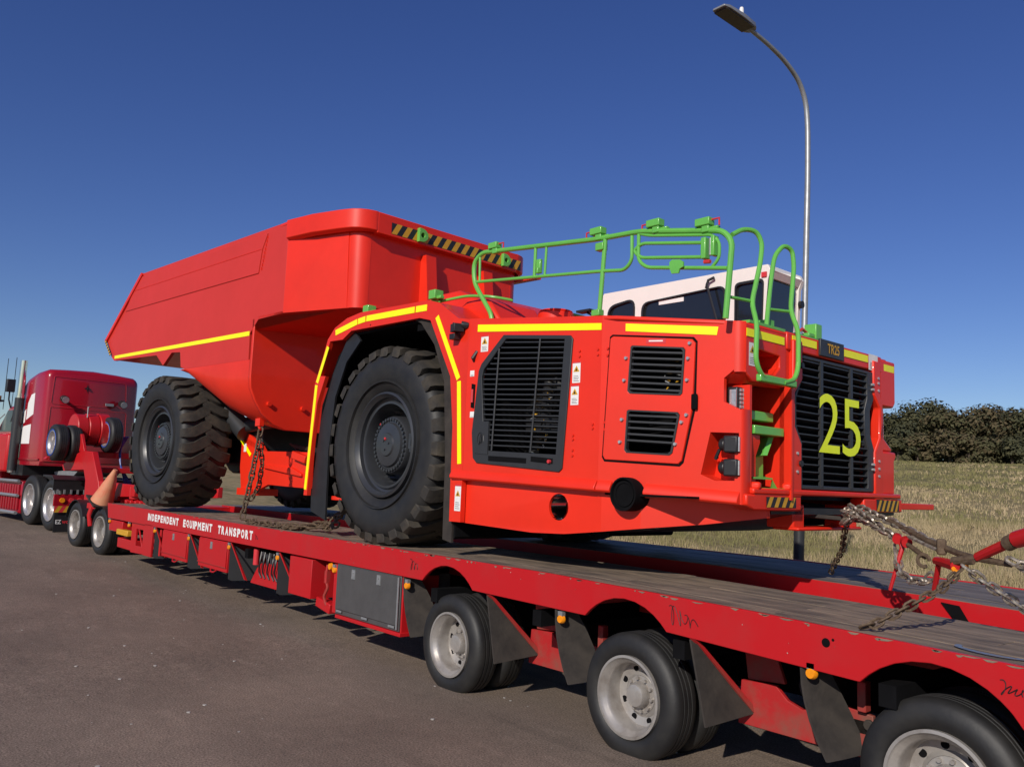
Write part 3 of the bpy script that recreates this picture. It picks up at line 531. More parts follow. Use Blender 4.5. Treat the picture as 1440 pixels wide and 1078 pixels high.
# --- cab on the far side
def rnd(pts, r=.05):
    q = [Vector((p[0], p[1], 0)) for p in pts]; q = [(q[-1]+q[0])/2] + q + [(q[-1]+q[0])/2]
    return [(p.x, p.y) for p in fillet(q, r, 5)][:-1]
CY0, CY1 = 2.08, 2.66
prof = [(.62, 2.7), (.70, 3.40), (.86, 3.655), (2.80, 3.655), (2.83, 3.60), (2.80, 3.52), (2.76, 2.7)]
w1 = rnd([(.93, 3.22), (.93, 3.50), (1.28, 3.545), (1.28, 3.20)], .10)
w2 = rnd([(1.385, 3.05), (1.385, 3.485), (2.36, 3.525), (2.36, 3.05)], .09)
w3 = rnd([(2.47, 3.0), (2.47, 3.52), (2.76, 3.525), (2.745, 3.0)], .05)
cb = MB(F).holed(prof, [w1, w2, w3], lambda x, z: (x, CY0, z), (0, .05, 0))
rf = [(.86, 3.655), (2.80, 3.655), (2.83, 3.60), (2.80, 3.54), (.80, 3.54)]
cb.extr([(x, CY0+.05, z) for x, z in rf], (0, CY1-CY0-.10, 0)); cb.holed(prof, [], lambda x, z: (x, CY1-.05, z), (0, .05, 0))
cb.extr([(x, CY0+.05, z) for x, z in ((.62, 2.7), (.70, 3.40), (.80, 3.54), (.86, 3.54), (.76, 3.4), (.68, 2.7))], (0, CY1-CY0-.1, 0)); cb.box(2.74, 2.78, CY1-.11, CY1-.05, 2.7, 3.54); cb.box(.7, 2.78, CY0+.05, CY1-.05, 2.7, 2.9)
cab_ = cb.go('cab', M['white'], TRK, .012)
for w_ in (w1, w2, w3):
    wd_ = MB(F).holed(offs(w_, -.012), [offs(w_, .012)], lambda x, z: (x, CY0-.006, z), (0, .03, 0)).go('window', M['black'], cab_)
for w_ in (w1, w2, w3): MB(F).holed(w_, [], lambda x, z: (x, CY0+.02, z), (0, .008, 0)).go('pane', M['glass'], cab_)
MB(F).extr([(2.765, CY0+.06, 2.9), (2.765, CY1-.11, 2.9), (2.805, CY1-.11, 3.52), (2.805, CY0+.06, 3.52)], (-.012, 0, 0)).go('windscreen', M['glass'], cab_)
MB(F).tube([(2.20, CY0-.03, 3.60), (2.19, CY0-.05, 3.55), (2.34, CY0-.03, 3.06)], .012, 6).go('wiper', M['black'], cab_)
MB(F).tube([(2.26, CY0-.03, 3.61), (2.20, CY0-.04, 3.59), (2.17, CY0-.03, 3.52)], .014, 6).go('wiper_motor', M['black'], cab_)
MB(F).box(1.58, 1.88, CY0+.015, CY0+.019, 3.445, 3.485).go('window_sticker', M['print'], cab_)
MB(F).cyl((1.30, 2.35, 3.655), (1.30, 2.35, 3.70), .02, 8).go('aerial_base', M['white'], cab_)
m = MB(F); m.box(.44, .64, 2.10, 2.2, 3.505, 3.53); m.tube([(.66, 2.15, 3.45), (.56, 2.15, 3.50)], .012, 6); m.go('mirror', M['black'], cab_)
m = MB(F); m.obox((2.77, CY0-.005, 3.565), (.05, .02, .045)); m.go('marker_lamp', M['redsign'], cab_)
MB(F).cyl((2.80, CY1-.03, 3.38), (2.83, CY1-.03, 3.38), .035, 14).go('work_lamp', M['black'], cab_)

# --- green rails on the hood
def rail(pts, r=.019, fr=F, rad=.09): MB(fr).tube(fillet(pts, rad), r*.95, 10).go('handrail', M['green'], TRK)
y = .25
def ry(pts, yy=None): return [(x, yy if yy is not None else y, z) for x, z in pts]
rail(ry([(1.22, 3.0), (1.2, 3.10), (.94, 3.42), (.93, 3.61), (1.04, 3.68), (2.45, 3.54), (2.86, 3.52), (3.58, 3.385), (3.655, 3.30), (3.61, 2.78)]), .022)
rail(ry([(.97, 3.42), (2.48, 3.28), (2.72, 3.25), (2.79, 3.31), (2.785, 3.50)]), .015)
rail(ry([(2.85, 3.50), (2.85, 3.30), (2.93, 3.235), (3.62, 3.12)]), .015)
rail(ry([(3.45, 3.325), (2.88, 3.425), (2.80, 3.385), (2.87, 3.318), (3.45, 3.225)]), .014, rad=.06)
rail(ry([(2.86, 3.50), (2.95, 3.47), (3.50, 3.37), (3.555, 3.31), (3.555, 3.2), (3.50, 3.15)]), .012)
for a, b, r in (((1.74, 3.60), (1.735, 3.345), .015), ((1.87, 3.58), (1.86, 3.335), .012), ((1.01, 3.66), (1.02, 3.42), .012), ((2.52, 3.53), (2.475, 2.90), .019)): rail([(a[0], y, a[1]), (b[0], y, b[1])], r)
m = MB(F); m.obox((1.79, y, 3.43), (.05, .03, .12)); m.obox((1.80, y-.02, 3.39), (.025, .03, .05)); m.go('gate_latch', M['green'], TRK, .006)
m = MB(F); m.extr([(x, y-.02, z) for x, z in ((3.16, 3.23), (3.18, 3.245), (3.25, 3.235), (3.28, 3.215), (3.28, 3.18), (3.25, 3.17), (3.24, 3.14), (3.18, 3.145), (3.16, 3.19))], (0, -.012, 0)); m.go('rail_plaque', M['green'], TRK)
m = MB(F); m.box(3.42, 3.46, .22, .28, 3.21, 3.36); m.box(3.50, 3.53, .22, .28, 3.22, 3.36); m.go('gate_hinge', M['green'], TRK, .006)
MB(F).tube([(3.49, .25, 3.35), (3.49, .25, 3.23)], .018, 8).go('gate_spring', M['galv'], TRK)
MB(F).tube([(3.44, .24, 3.19), (3.49, .24, 3.185)], .014, 6).go('gate_pin', M['redsign'], TRK)
MB(F).box(2.44, 2.52, .22, .28, 3.44, 3.50).go('rail_clamp', M['green'], TRK, .006); m = MB(F); m.box(2.42, 2.50, .22, .28, 2.93, 2.98); m.go('rail_clamp', M['green'], TRK, .006)
for (x, z, w_, sg) in ((1.21, 3.71, .11, 1), (2.44, 3.60, .12, -1), (3.0, 3.55, .12, -1), (3.43, 3.47, .12, 1)):
    b = MB(F); b.obox((x, .25, z), (w_, .07, .055)); b.obox((x+.02, .25, z-.05), (.06, .05, .05)); b.obox((x+.05, .27, z-.045), (.11, .04, .02)); b = b.go('camera_box', M['green'], TRK, .006)
    MB(F).tube([(x+sg*w_/2, .25, z+.01), (x+sg*(w_/2+.06), .25, z+.01), (x+sg*(w_/2+.06), .25, z-.04)], .007, 6).go('pull_pin', M['redsign'], b)
# ladder hand loops at the front corner
rail([(3.62, .30, 3.36), (3.64, .40, 3.42), (3.68, .50, 3.42), (3.70, .54, 3.34), (3.70, .52, 3.20), (3.66, .48, 2.92), (3.74, .42, 2.75), (3.75, .39, 2.50), (3.75, .46, 2.415), (3.74, .56, 2.40)], .018, rad=.06)
rail([(3.60, .76, 2.79), (3.61, .79, 3.10), (3.62, .83, 3.33), (3.64, .92, 3.42), (3.66, 1.0, 3.40), (3.67, 1.01, 3.28), (3.66, .98, 2.95), (3.74, .95, 2.78), (3.75, .93, 2.52), (3.75, .88, 2.43), (3.75, .74, 2.395)], .018, rad=.06)
rail([(3.62, .29, 2.93), (3.66, .48, 2.93)], .012); rail([(3.605, .77, 2.93), (3.66, .985, 2.94)], .012)
MB(F).box(3.72, 3.76, .44, .90, 2.375, 2.425).go('ladder_foot', M['green'], TRK, .008)
m = MB(F); m.box(3.30, 3.62, .52, .98, 2.795, 2.815); m.box(3.2, 3.6, 1.15, 1.60, 2.80, 2.82); m.obox((3.55, .84, 2.84), (.08, .08, .05)); m.go('walkway_plate', M['green'], TRK)
m = MB(F); m.obox((3.55, 1.50, 2.87), (.10, .09, .13)); m.obox((3.56, 1.44, 2.84), (.06, .14, .03)); m = m.go('camera_box', M['green'], TRK, .006)
MB(F).tube([(3.55, 1.40, 2.86), (3.55, 1.34, 2.88), (3.55, 1.30, 2.86)], .012, 6).go('pull_pin', M['redsign'], m)
rail([(-.62, .14, 3.27), (-.45, .12, 3.30), (.52, .12, 3.285), (.60, .14, 3.27)], .010)
rail([(.55, .16, 3.28), (.85, .25, 3.31), (1.15, .28, 3.27), (1.25, .45, 3.25)], .014)
rail([(1.35, .95, 3.22), (2.0, 1.05, 3.03), (2.15, 1.05, 2.95)], .014)
for x, z in ((-.58, 3.335), (.55, 3.335)):
    b = MB(F); b.obox((x, .12, z), (.10, .10, .085)); b.obox((x+.07, .12, z-.03), (.06, .05, .03)); b.go('camera_box', M['green'], TRK, .006)

# --- dump box (rear frame)
WB = 3.26
def mir(p): return (p[0], WB-p[1], p[2])
upper = [(-1.286, 4.74), (-2.586, 3.758), (-2.30, 3.46), (-2.17, 3.385), (-.47, 3.345), (-.20, 3.17), (.07, 3.345), (.36, 3.33), (.42, 3.11), (.55, 3.07), (2.42, 3.07), (2.40, 3.41), (2.60, 3.58), (3.20, 3.595), (3.20, 4.757)]
def tubsec(x):   # U profile of the tub at x: y,z pairs from the near side to the far side
    zf = lin([(.42, 3.09), (.6, 3.0), (1.0, 2.75), (1.5, 2.45), (2.0, 2.27), (2.45, 2.20)], x); h = max(.02, 3.07-zf); k = min(1., h/.87)
    a = [(0, 3.07), (0, 3.07-h*.25), (.015, 3.07-h*.42), (.07*k+.02, 3.07-h*.60), (.17*k+.03, 3.07-h*.78), (.32*k+.04, 3.07-h*.92), (.55, zf), (1.1, zf-.005)]
    return a + [(WB-y_, z_) for y_, z_ in reversed(a)]
for mr in (0, 1):
    g_ = (lambda p: mir(p)) if mr else (lambda p: p)
    m = MB(RR).holed(upper, [], lambda x, z: g_((x, 0, z)), (0, -.05 if mr else .05, 0)); m.go('box_side', M['boxred'], TRK, .006)
    m = MB(RR); m.extr([g_(p) for p in ((3.20, .0, 3.597), (3.20, 0, 4.756), (4.14, .250, 4.752), (4.14, .29, 3.60))], (0, -.05 if mr else .05, 0)); m.go('box_corner_panel', M['orange'], TRK)
    rg = []   # rounded front corner
    for i in range(9):
        t = i/8*pi/2; cx, cy, r = 4.12, .46, .20
        rg.append([g_((cx+r*sin(t), cy-r*cos(t)+ (.035 if z_ < 4 else 0)*(1-i/8), z_)) for z_ in (3.60, 4.752)] + [g_((cx+(r-.05)*sin(t), cy-(r-.05)*cos(t), z_)) for z_ in (4.752, 3.60)])
    MB(RR).loft(rg).go('box_corner', M['orange'], TRK, smooth=60)
    # top rim ledge that swells forward from the bend
    rg = []
    for (x, y_, o) in [(3.0, -.002, .0), (3.205, .0, .012), (3.22, .003, .045), (3.7, .10, .085), (4.10, .19, .065)] + [(4.12+.31*sin(t), .46-.31*cos(t), 0) for t in (.25, .55, .85, 1.15, 1.45, pi/2)]:
        z0 = 4.53 if x > 3.21 else 4.72
        yy = y_-o if x < 4.11 else y_
        rg.append([g_((x, yy, 4.757)), g_((x, yy, z0)), g_((x-.02, yy+.07, z0-.03)), g_((x-.03, yy+.09, 4.757))])
    MB(RR).loft(rg).go('box_rim', M['orange'], TRK, .01, smooth=50)
    m = MB(RR)
    for z0 in (3.597,): m.extr([g_(p) for p in ((2.60, 0.0, 3.595), (3.2, 0, 3.597), (4.16, .30, 3.60), (4.345, .5, 3.62), (4.345, .75, 3.62), (2.6, .75, 3.62))], (0, 0, .02))
    m.go('box_underside', M['orange'], TRK)
m = MB(RR); m.box(4.26, 4.318, .44, WB-.44, 3.62, 4.60); m.go('box_front_wall', M['orange'], TRK)
m = MB(RR); m.extr([(4.30, y_, z_) for y_, z_ in ((.46, 4.757), (.46, 4.50), (WB-.46, 4.50), (WB-.46, 4.757))], (.13, 0, 0)); m.go('box_front_beam', M['orange'], TRK, .012)
m = MB(RR); m.box(4.0, 4.62, 3.0, 3.10, 4.43, 4.47); m.go('beam_end_plate', M['orange'], TRK)
hz = hazard(lambda u, v: (4.432, .66+u, 4.535+v), 2.22, .135, 14, (.0015, 0, 0)); hz.fr = RR; hz.go('hazard_strip', [M['black'], M['hyel']], TRK)
for y_ in (1.10, 2.55):
    l = MB(RR); o = [(y_+.11*cos(a)-.02, 4.61+.085*sin(a)) for a in [-pi/2+i*pi/10 for i in range(11)]] + [(y_-.05, 4.695), (y_-.05, 4.525)]
    l.holed(o, [circ(y_+.005, 4.61, .032, 14)], lambda u, v: (4.434, u, v), (.05, 0, 0)); l.go('lifting_lug', M['green'], TRK, .006)
for y_ in (1.22, 2.2):
    m = MB(RR); m.extr([(4.31, y_, 4.40), (4.31, y_, 3.55), (4.52, y_, 3.55), (4.42, y_, 4.40)], (0, .16, 0)); m.go('box_gusset', M['orange'], TRK)
xs_ = (.42, .6, .8, 1.0, 1.25, 1.5, 1.75, 2.0, 2.25, 2.46)
m = MB(RR).loft([[(x, y_, z_) for y_, z_ in tubsec(x)] for x in xs_], closed=False, caps=False); m.go('box_tub', M['orange'], TRK, smooth=50)
s_ = tubsec(2.46); m = MB(RR); m.extr([(2.46, y_, z_) for y_, z_ in [(0, 3.6)] + s_ + [(WB, 3.6)]], (.05, 0, 0)); m.go('tub_front_plate', M['orange'], TRK, .008)
m = MB(RR); m.extr([(2.47, .01, 3.42), (2.52, .01, 3.60), (4.30, .46, 3.635), (4.30, WB-.46, 3.635), (2.52, WB-.01, 3.6), (2.47, WB-.01, 3.42)], (0, 0, .03)); m.go('tub_roof', M['orange'], TRK)
m = MB(RR); m.extr([(-2.2, .05, 3.40), (.4, .05, 3.34), (.4, .05, 3.38), (-2.2, .05, 3.44)], (0, WB-.1, 0)); m.extr([(-2.2, .05, 3.40), (-2.58, .05, 3.77), (-2.54, .05, 3.80), (-2.16, .05, 3.44)], (0, WB-.1, 0)); m.go('box_floor', M['orange'], TRK)
m = MB(RR)   # welded wear plate on the side, stands a few millimetres proud
m.holed([(-1.58, 4.49), (-1.84, 4.18), (2.53, 4.19), (2.585, 4.50), (2.70, 4.69), (-1.32, 4.69)], [], lambda x, z: (x, 0, z), (0, -.012, 0)); m.go('side_wear_plate', M['boxred'], TRK, .003)
m = MB(RR)
for i in range(9): m.box(2.60+.012*i, 2.605+.012*i, -.014, -.002, 4.22+.05*i, 4.26+.05*i)
m.go('weld_bead', M['orange'], TRK, kind='stuff')
m = MB(RR).tube([(-1.62, -.012, 4.485), (2.58, -.012, 4.50)], .006, 5); m.go('weld_seam', M['orange'], TRK)
tape(RR, [(-2.15, -.001, 3.415), (2.40, -.001, 3.385), (2.40, -.001, 3.445), (-2.15, -.001, 3.465)])
hz = hazard(lambda u, v: (-2.575+.73*u+.68*v, -.032, 3.735-.68*u+.73*v), .40, .05, 6, (0, -.0015, 0)); hz.fr = RR; hz.go('hazard_strip', [M['black'], M['hyel']], TRK)
m = MB(RR); m.extr([(-1.286, -.03, 4.75), (-2.60, -.03, 3.76), (-2.56, -.03, 3.72), (-1.24, -.03, 4.71)], (0, WB+.06, 0)); m.go('box_rear_edge', M['orange'], TRK)
for x, z in ((2.52, 2.52), (2.52, 2.46)): pass
for y_, z_ in ((.28, 2.52), (.78, 2.50)): MB(RR).cyl((2.50, y_, z_), (2.55, y_, z_), .03, 12).go('drain_plug', M['orange'], TRK)
# --- rear chassis, hitch
m = MB(RR); m.box(-1.3, 1.2, .95, 2.3, 1.75, 2.45); m.cyl((-.22, .7, 2.05), (-.22, 2.6, 2.05), .27, 20); m.cyl((-.22, 1.3, 2.05), (-.22, 1.9, 2.05), .45, 20); m.box(.9, 2.2, .98, 2.2, 1.5, 1.9); m.go('rear_chassis', M['black'], TRK, .02)
m = MB(RR); m.cyl((.35, .75, 2.6), (.9, .85, 2.2), .14, 18); m.cyl((-.5, .82, 2.2), (1.6, .9, 2.35), .09, 14); m.go('lift_cylinder', M['dgrey'], TRK)
m = MB(RR); m.holed([(.70, 2.16), (1.28, 2.02), (1.37, 1.94), (2.6, 1.93), (2.6, 1.45), (1.95, 1.46), (1.55, 1.47), (1.20, 1.36), (.78, 1.36), (.70, 1.7)], [], lambda x, z: (x, .9, z), (0, .06, 0)); m.box(.75, 1.15, .85, 1.3, 1.30, 1.40); m.go('hitch_frame', M['orange'], TRK, .008)
m = MB(RR); m.extr([(1.45, .86, 1.74), (2.2, .86, 1.72), (2.45, .86, 1.64), (2.45, .86, 1.60), (1.45, .86, 1.70)], (0, .04, 0)); m.box(2.3, 4.9, 1.1, 2.0, 1.56, 1.66); m.box(2.5, 4.9, 1.15, 1.95, 1.85, 2.0); m.cyl((2.5, 1.5, 1.3), (2.5, 1.5, 2.2), .14, 16); m.obox((2.42, .88, 1.86), (.35, .12, .10), roty(.2)); m.go('hitch_plate', M['orange'], TRK, .01)
m = MB(RR)
for i in range(9): m.tube(fillet([(1.9+.05*i, 1.0, 2.05-.02*i), (2.3, .95, 2.0-.04*i+.03*(i % 3)), (2.9, 1.1, 1.95-.03*i)], .2), .016, 6)
m.go('hydraulic_hose', M['black'], TRK, kind='stuff')
tape(RR, [(.36, .897, 2.32), (.42, .897, 2.34), (1.02, .897, 1.90), (.98, .897, 1.86)])
m = MB(RR); m.extr([(.30, .90, 2.40), (.45, .90, 2.35), (1.3, .9, 2.05), (1.2, .9, 1.95), (.70, .9, 2.10)], (0, .03, 0)); m.go('hitch_wing', M['orange'], TRK)
MB(RR).add([(.79, .893, 2.05), (.86, .893, 2.05), (.86, .893, 1.93), (.79, .893, 1.93)], [(0, 1, 2, 3)]).go('warning_sticker', M['print'], TRK)
m = MB(RR); m.tube([(2.28, .30, 2.30), (2.29, .30, 2.22), (2.33, .30, 2.20)], .022, 8); m.box(2.22, 2.34, .27, .33, 2.24, 2.34); m.go('tie_down_lug', M['orange'], TRK)
# ================================================================ LOW LOADER TRAILER
TRL = thing('low_loader_trailer', 'long red low loader trailer with timber deck runners standing under the mining truck', 'trailer', (-2, 1.6, 0))
def zd(x): return lin([(-12, 1.01), (1.0, 1.01), (2.7, .98), (4.08, .935), (6.6, .86)], x)
AX = (-.235, 1.725, 3.675, 5.62)
def beam_pts():
    pts = [(-10.2, zd(-10.2)), (1.0, 1.012), (2.7, .982), (4.08, .937), (6.6, .862), (6.6, .33)]
    pts += [(6.10, .33), (5.99, .62)]
    bot = []
    for i, a in enumerate(AX):
        hw, rise = .352, .155; r = (hw*hw+rise*rise)/(2*rise); zb = zd(a)-.225
        arc = [(a-hw*cos(pi*k/12), zb + (sqrt(max(0, r*r-(hw*cos(pi*k/12))**2))-(r-rise))) for k in range(13)]
        if i == 2: arc += [(4.12, .60), (4.20, .33), (5.05, .33), (5.15, .58)]
        bot += arc
    return pts + bot[::-1] + [(-2.3, .785), (-10.1, .765)]
BP = beam_pts()
for y0, y1 in ((0, .03), (3.30, 3.33)):
    MB().holed(BP, [], lambda x, z: (x, y0, z), (0, .03, 0)).go('side_beam', M['red'], TRL, .004)
for y0, lab in ((1.10, 0), (2.00, 1)):
    MB().holed([(-10.2, 1.0), (1.0, 1.0), (2.7, .97), (4.08, .925), (6.6, .85), (6.6, .62), (-10.2, .74)], [], lambda x, z: (x, y0, z), (0, .03, 0)).go('inner_beam', M['red'], TRL)
m = MB(); m.extr([(x, 1.25, z) for x, z in ((-10.2, .86), (1, .84), (6.6, .70), (6.6, .45), (-10.2, .52))], (0, .62, 0)); m.go('spine', M['reddirt'], TRL, .01)
for x in [-9.6 + 1.3*i for i in range(12)]: MB().box(x, x+.09, .04, 3.29, .62, .73).go('cross_member', M['void'], TRL)  # coloured black, not red, to stand for shade behind the wheel arches
random.seed(3)
def planks(y0, y1, n_, mt='wood'):   # deck timbers, cut at different lengths, each one its own piece
    w_ = (y1-y0)/n_
    for i in range(n_):
        o = random.uniform(-.5, .5); cuts = [-10.19, -7.4+o, -4.5+o*.7, -1.7-o, 1.0, 2.7, 4.08, 6.58]
        if i % 2: cuts = [-10.19, -6.2+o, -3.0+o, -.3, 1.0, 2.7, 4.08, 6.58]
        cuts[4:7] = [1.0+.9*(i % 3)*.5, 2.75+.5*(i % 2), 4.6-.4*(i % 3)]
        for a, b in zip(cuts, cuts[1:]):
            dz = random.uniform(-.002, .002); xs_ = [a+.004] + [k for k in (1.0, 2.7, 4.08) if a+.05 < k < b-.05] + [b-.004]
            ya, yb = y0+i*w_+.0008, y0+(i+1)*w_-.0008
            MB().loft([[(x, ya, zd(x)-.05), (x, yb, zd(x)-.05), (x, yb, zd(x)-.004+dz), (x, ya, zd(x)-.004+dz)] for x in xs_]).go('deck_plank', M[mt], TRL, .002)
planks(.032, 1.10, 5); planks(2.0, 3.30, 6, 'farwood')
# wheels
def road_wheel(R, rim, w=.245, dish=.15):
    k = R/.40; f_ = .255*k
    t = MB(); pr = [(f_, .03), (f_+.02*k, .006), (R*.80, -.004), (R*.93, .012), (R*.985, .035), (R, .06)]
    tr = []
    for g_ in (.085, .122, .16): tr += [(R, g_-.006), (R-.008, g_-.004), (R-.008, g_+.004), (R, g_+.006)]
    pr2 = pr + tr + [(r, w-y_) for r, y_ in reversed(pr)]; t.lathe(pr2, 64, close=True)
    r_ = MB(); r_.lathe([(f_+.002, .035), (f_+.004, .0), (f_-.012, -.002), (f_-.02, .02), (f_-.04, .035), (f_-.05, .06), (f_-.055, .10), (f_-.058, dish), (.145*k, dish+.012), (.12*k, dish-.008)], 56)
    r_.lathe([(f_-.06, dish+.02), (f_-.0, .20)], 40); r_.mat(1)
    for i in range(8):
        a = 2*pi*i/8+.2; r_.cyl((.168*k*cos(a), dish+.02, .168*k*sin(a)), (.168*k*cos(a), dish+.004, .168*k*sin(a)), .021*k, 12)
    h = MB(); h.lathe([(.122*k, dish), (.118*k, dish-.012), (.085*k, dish-.016), (.080*k, dish-.055), (.068*k, dish-.075), (.045*k, dish-.082), (0, dish-.082)], 32)
    for i in range(10):
        a = 2*pi*i/10; h.cyl((.103*k*cos(a), dish, .103*k*sin(a)), (.103*k*cos(a), dish-.035, .103*k*sin(a)), .012*k, 6)
    return t.mesh('tyre', [M['rubber']], smooth=40), r_.mesh('rim', [M[rim], M['void']], smooth=35), h.mesh('hub', [M['steel'] if rim == 'steel' else M[rim]], smooth=35)
RWS = road_wheel(.40, 'steel'); RWC = road_wheel(.54, 'alloy', .28, .17); RWD = road_wheel(.415, 'steel')
def put_wheel(par, ms, fr, c, flip=False, spin=0., hub=True, name='wheel'):
    mw = fr.m @ Matrix.Translation(c) @ (Matrix.Rotation(pi, 4, 'Z') if flip else Matrix.Identity(4)) @ Matrix.Rotation(spin, 4, 'Y')
    w_ = place(name, ms[0], par, mw); place('rim', ms[1], w_, Matrix.Identity(4))
    if hub: place('hub', ms[2], w_, Matrix.Identity(4))
    return w_
for i, a in enumerate(AX):
    z = .352 + zroad(a)
    put_wheel(TRL, RWS, W, (a, .045, z), False, .4+i); put_wheel(TRL, RWS, W, (a, .58, z), True, 1.0)
    put_wheel(TRL, RWS, W, (a, 2.75, z), False, 2.0); put_wheel(TRL, RWS, W, (a, 3.285, z), True, .7)
    m = MB(); m.cyl((a, .15, z), (a, 3.2, z), .07, 12); m.go('axle', M['black'], TRL)
# mudflaps: rubber sheets across the trailer at each wheel, with a red brace
def flap_tail(x, w_, zt, zb, lean=.12):
    m = MB(); m.loft([[(x, .01, zt), (x+.012, .01, zt), (x+lean+.012, .01, zb), (x+lean, .01, zb)], [(x+.05, .03, zt-.02), (x+.062, .03, zt-.02), (x+lean+.072, w_, zb+.04), (x+lean+.06, w_, zb+.04)]]); m.go('mudflap', M['flap'], TRL, .002)
    m = MB(); m.loft([[(x+.01, .0, zt+.01), (x+.05, .0, zt+.01), (x+.05, .04, zt+.0), (x+.01, .04, zt)], [(x+lean+.05, w_+.02, zb), (x+lean+.09, w_+.02, zb), (x+lean+.09, w_+.05, zb+.02), (x+lean+.05, w_+.05, zb+.02)]]); m.go('flap_brace', M['reddirt'], TRL)
def flap_front(x, zt, zb, w_=.26):
    rg = []
    for i in range(6):
        t = i/5; z = zt+(zb-zt)*t; xx = x + .15*t*t
        ww = w_*(.35+.65*sin(min(1, t*1.25)*pi/2)) if t < .9 else w_*.75
        rg.append([(xx, .015, z), (xx+.012, .015, z), (xx+.05, .015+ww*.5, z+.01), (xx+.10, .015+ww, z+.03), (xx+.088, .015+ww, z+.03), (xx+.038, .015+ww*.5, z+.01)])
    MB().loft(rg).go('mudflap', M['flap'], TRL)
for a in AX[:3]:
    if a < 3: flap_tail(a+.52, .42, zd(a)-.24, .275)
for x in (-.90, 1.06, 2.98): flap_front(x, zd(x)-.23, .285)
for a in AX[:2]:   # red side plates and suspension behind the flaps
    m = MB(); m.extr([(a+.60, .40, .24), (a+1.46, .40, .24), (a+1.46, .40, .47), (a+1.22, .40, .50), (a+1.14, .40, .44), (a+1.04, .40, .41), (a+.94, .40, .44), (a+.86, .40, .51), (a+.62, .40, .50)], (0, .03, 0)); m.go('suspension_skirt', M['reddirt'], TRL, .004)
    m = MB(); m.extr([(a+.60, .44, .77), (a+.80, .44, .77), (a+.90, .44, .52), (a+.64, .44, .50)], (0, .03, 0)); m.go('suspension_hanger', M['reddirt'], TRL, .006)
    m = MB(); m.obox((a+1.42, .38, .57), (.05, .06, .16)); m.go('suspension_hanger', M['reddirt'], TRL, .006)
    m = MB(); m.lathe([(0, -.02), (.07, -.02), (.10, .02), (.10, .22), (0, .22)], 20, (a+1.04, .50, .52)); m.go('air_bag', M['rubber'], TRL)
    m = MB(); m.box(a+1.30, a+1.52, .40, .46, .36, .44); m.cyl((a+1.44, .38, .42), (a+1.44, .48, .42), .03, 10); m.go('axle_mount', M['flap'], TRL, .006)
MB().box(-10.1, 6.5, 1.15, 1.17, .30, .66).go('shade_skirt', M['void'], TRL)  # full-length black sheet, shade under the deck put into its colour
# amber marker lamps along the beam
for x in (-10.03, -8.93, -7.65, -6.22, -4.82, -3.44, -2.14, -.83, 1.13, 3.05):
    l = MB(); l.box(x-.022, x+.022, .0, .03, .735, .765); l = l.go('marker_bracket', M['galv'], TRL)
    MB().lathe([(0, -.014), (.024, -.014), (.032, .0), (.032, .014), (0, .014)], 18, (x, .01, .712)).go('amber_lens', M['amber'], l)
# boxes and panels hung under the deck
def toolbox(x0, x1, z0, z1, mt='red', lat=1, y0=.0):
    b = MB().box(x0, x1, y0+.012, .55, z0, z1).go('toolbox', M[mt], TRL, .006)
    MB().box(x0+.02, x1-.02, y0-.002, y0+.010, z0+.05, z1-.015).go('toolbox_door', M[mt], b, .004)
    m = MB()
    for i in range(lat):
        xc = x0+(x1-x0)*(i+.75)/(lat+.5) if lat > 1 else (x0+x1)/2-.02
        l = MB(); l.box(xc-.03, xc+.03, y0-.010, y0-.002, z1-.12, z1-.03); l.box(xc-.022, xc+.022, y0-.016, y0-.010, z1-.115, z1-.095); l.cyl((xc, y0-.016, z1-.055), (xc, y0-.01, z1-.055), .010, 8); l.go('latch', M['galv'], b)
    if mt == 'red':
        MB().box(x0, x1, y0-.006, y0+.0, z0+.055, z0+.063).go('hinge_line', M['reddirt'], b)
        m = MB(); m.tube([(x0+.45*(x1-x0), y0+.02, z0+.0), (x0+.5*(x1-x0), y0, z0-.03), (x0+.6*(x1-x0), y0, z0-.03), (x0+.65*(x1-x0), y0+.02, z0)], .010, 6); m.go('pull_ring', M['red'], b)
    return b
toolbox(-7.27, -6.25, .385, .765); toolbox(-5.82, -4.85, .395, .765)
b = MB().box(-3.11, -2.60, .0, .50, .37, .765).go('toolbox', M['red'], TRL, .006)
b = toolbox(-2.08, -.93, .30, .785, 'grey', 2)
for x in (-1.98, -1.5, -1.03): MB().box(x-.05, x+.05, -.006, -.001, .325, .345).go('hinge', M['galv'], b)
MB().box(-.955, -.935, -.008, .0, .32, .77).go('edge_strip', M['galv'], b)
m = MB(); m.box(-2.05, -.88, -.005, .20, .265, .298); m.box(-2.16, -2.09, .02, .4, .30, .77); m.box(-.92, -.90, .02, .4, .27, .78); m.go('toolbox_rail', M['red'], TRL, .004)
m = MB(); m.tube(fillet([(-2.35, .05, .74), (-2.36, .04, .60), (-2.32, .05, .52), (-2.38, .04, .42), (-2.35, .06, .34)], .03), .016, 7); m.obox((-2.35, .05, .62), (.05, .04, .12)); m.go('ratchet_strap', M['reddirt'], TRL)
MB().obox((-2.42, .10, .33), (.30, .10, .10), roty(.15)).go('hanger', M['red'], TRL, .01)
m = MB(); m.lathe([(0, -.014), (.03, -.014), (.036, .01), (0, .012)], 16, (-2.24, .02, .735)); m.go('amber_lens', M['amber'], TRL)
m = MB(); m.holed([(-4.38, .33), (-3.58, .33), (-3.60, .64), (-3.78, .64), (-3.80, .60), (-4.05, .60), (-4.18, .55)], [], lambda x, z: (x, .12, z), (0, .02, 0)); m.go('valve_panel', M['red'], TRL, .004)
m = MB(); m.box(-4.10, -3.62, .35, .38, .55, .78); m.go('valve_recess', M['void'], TRL)
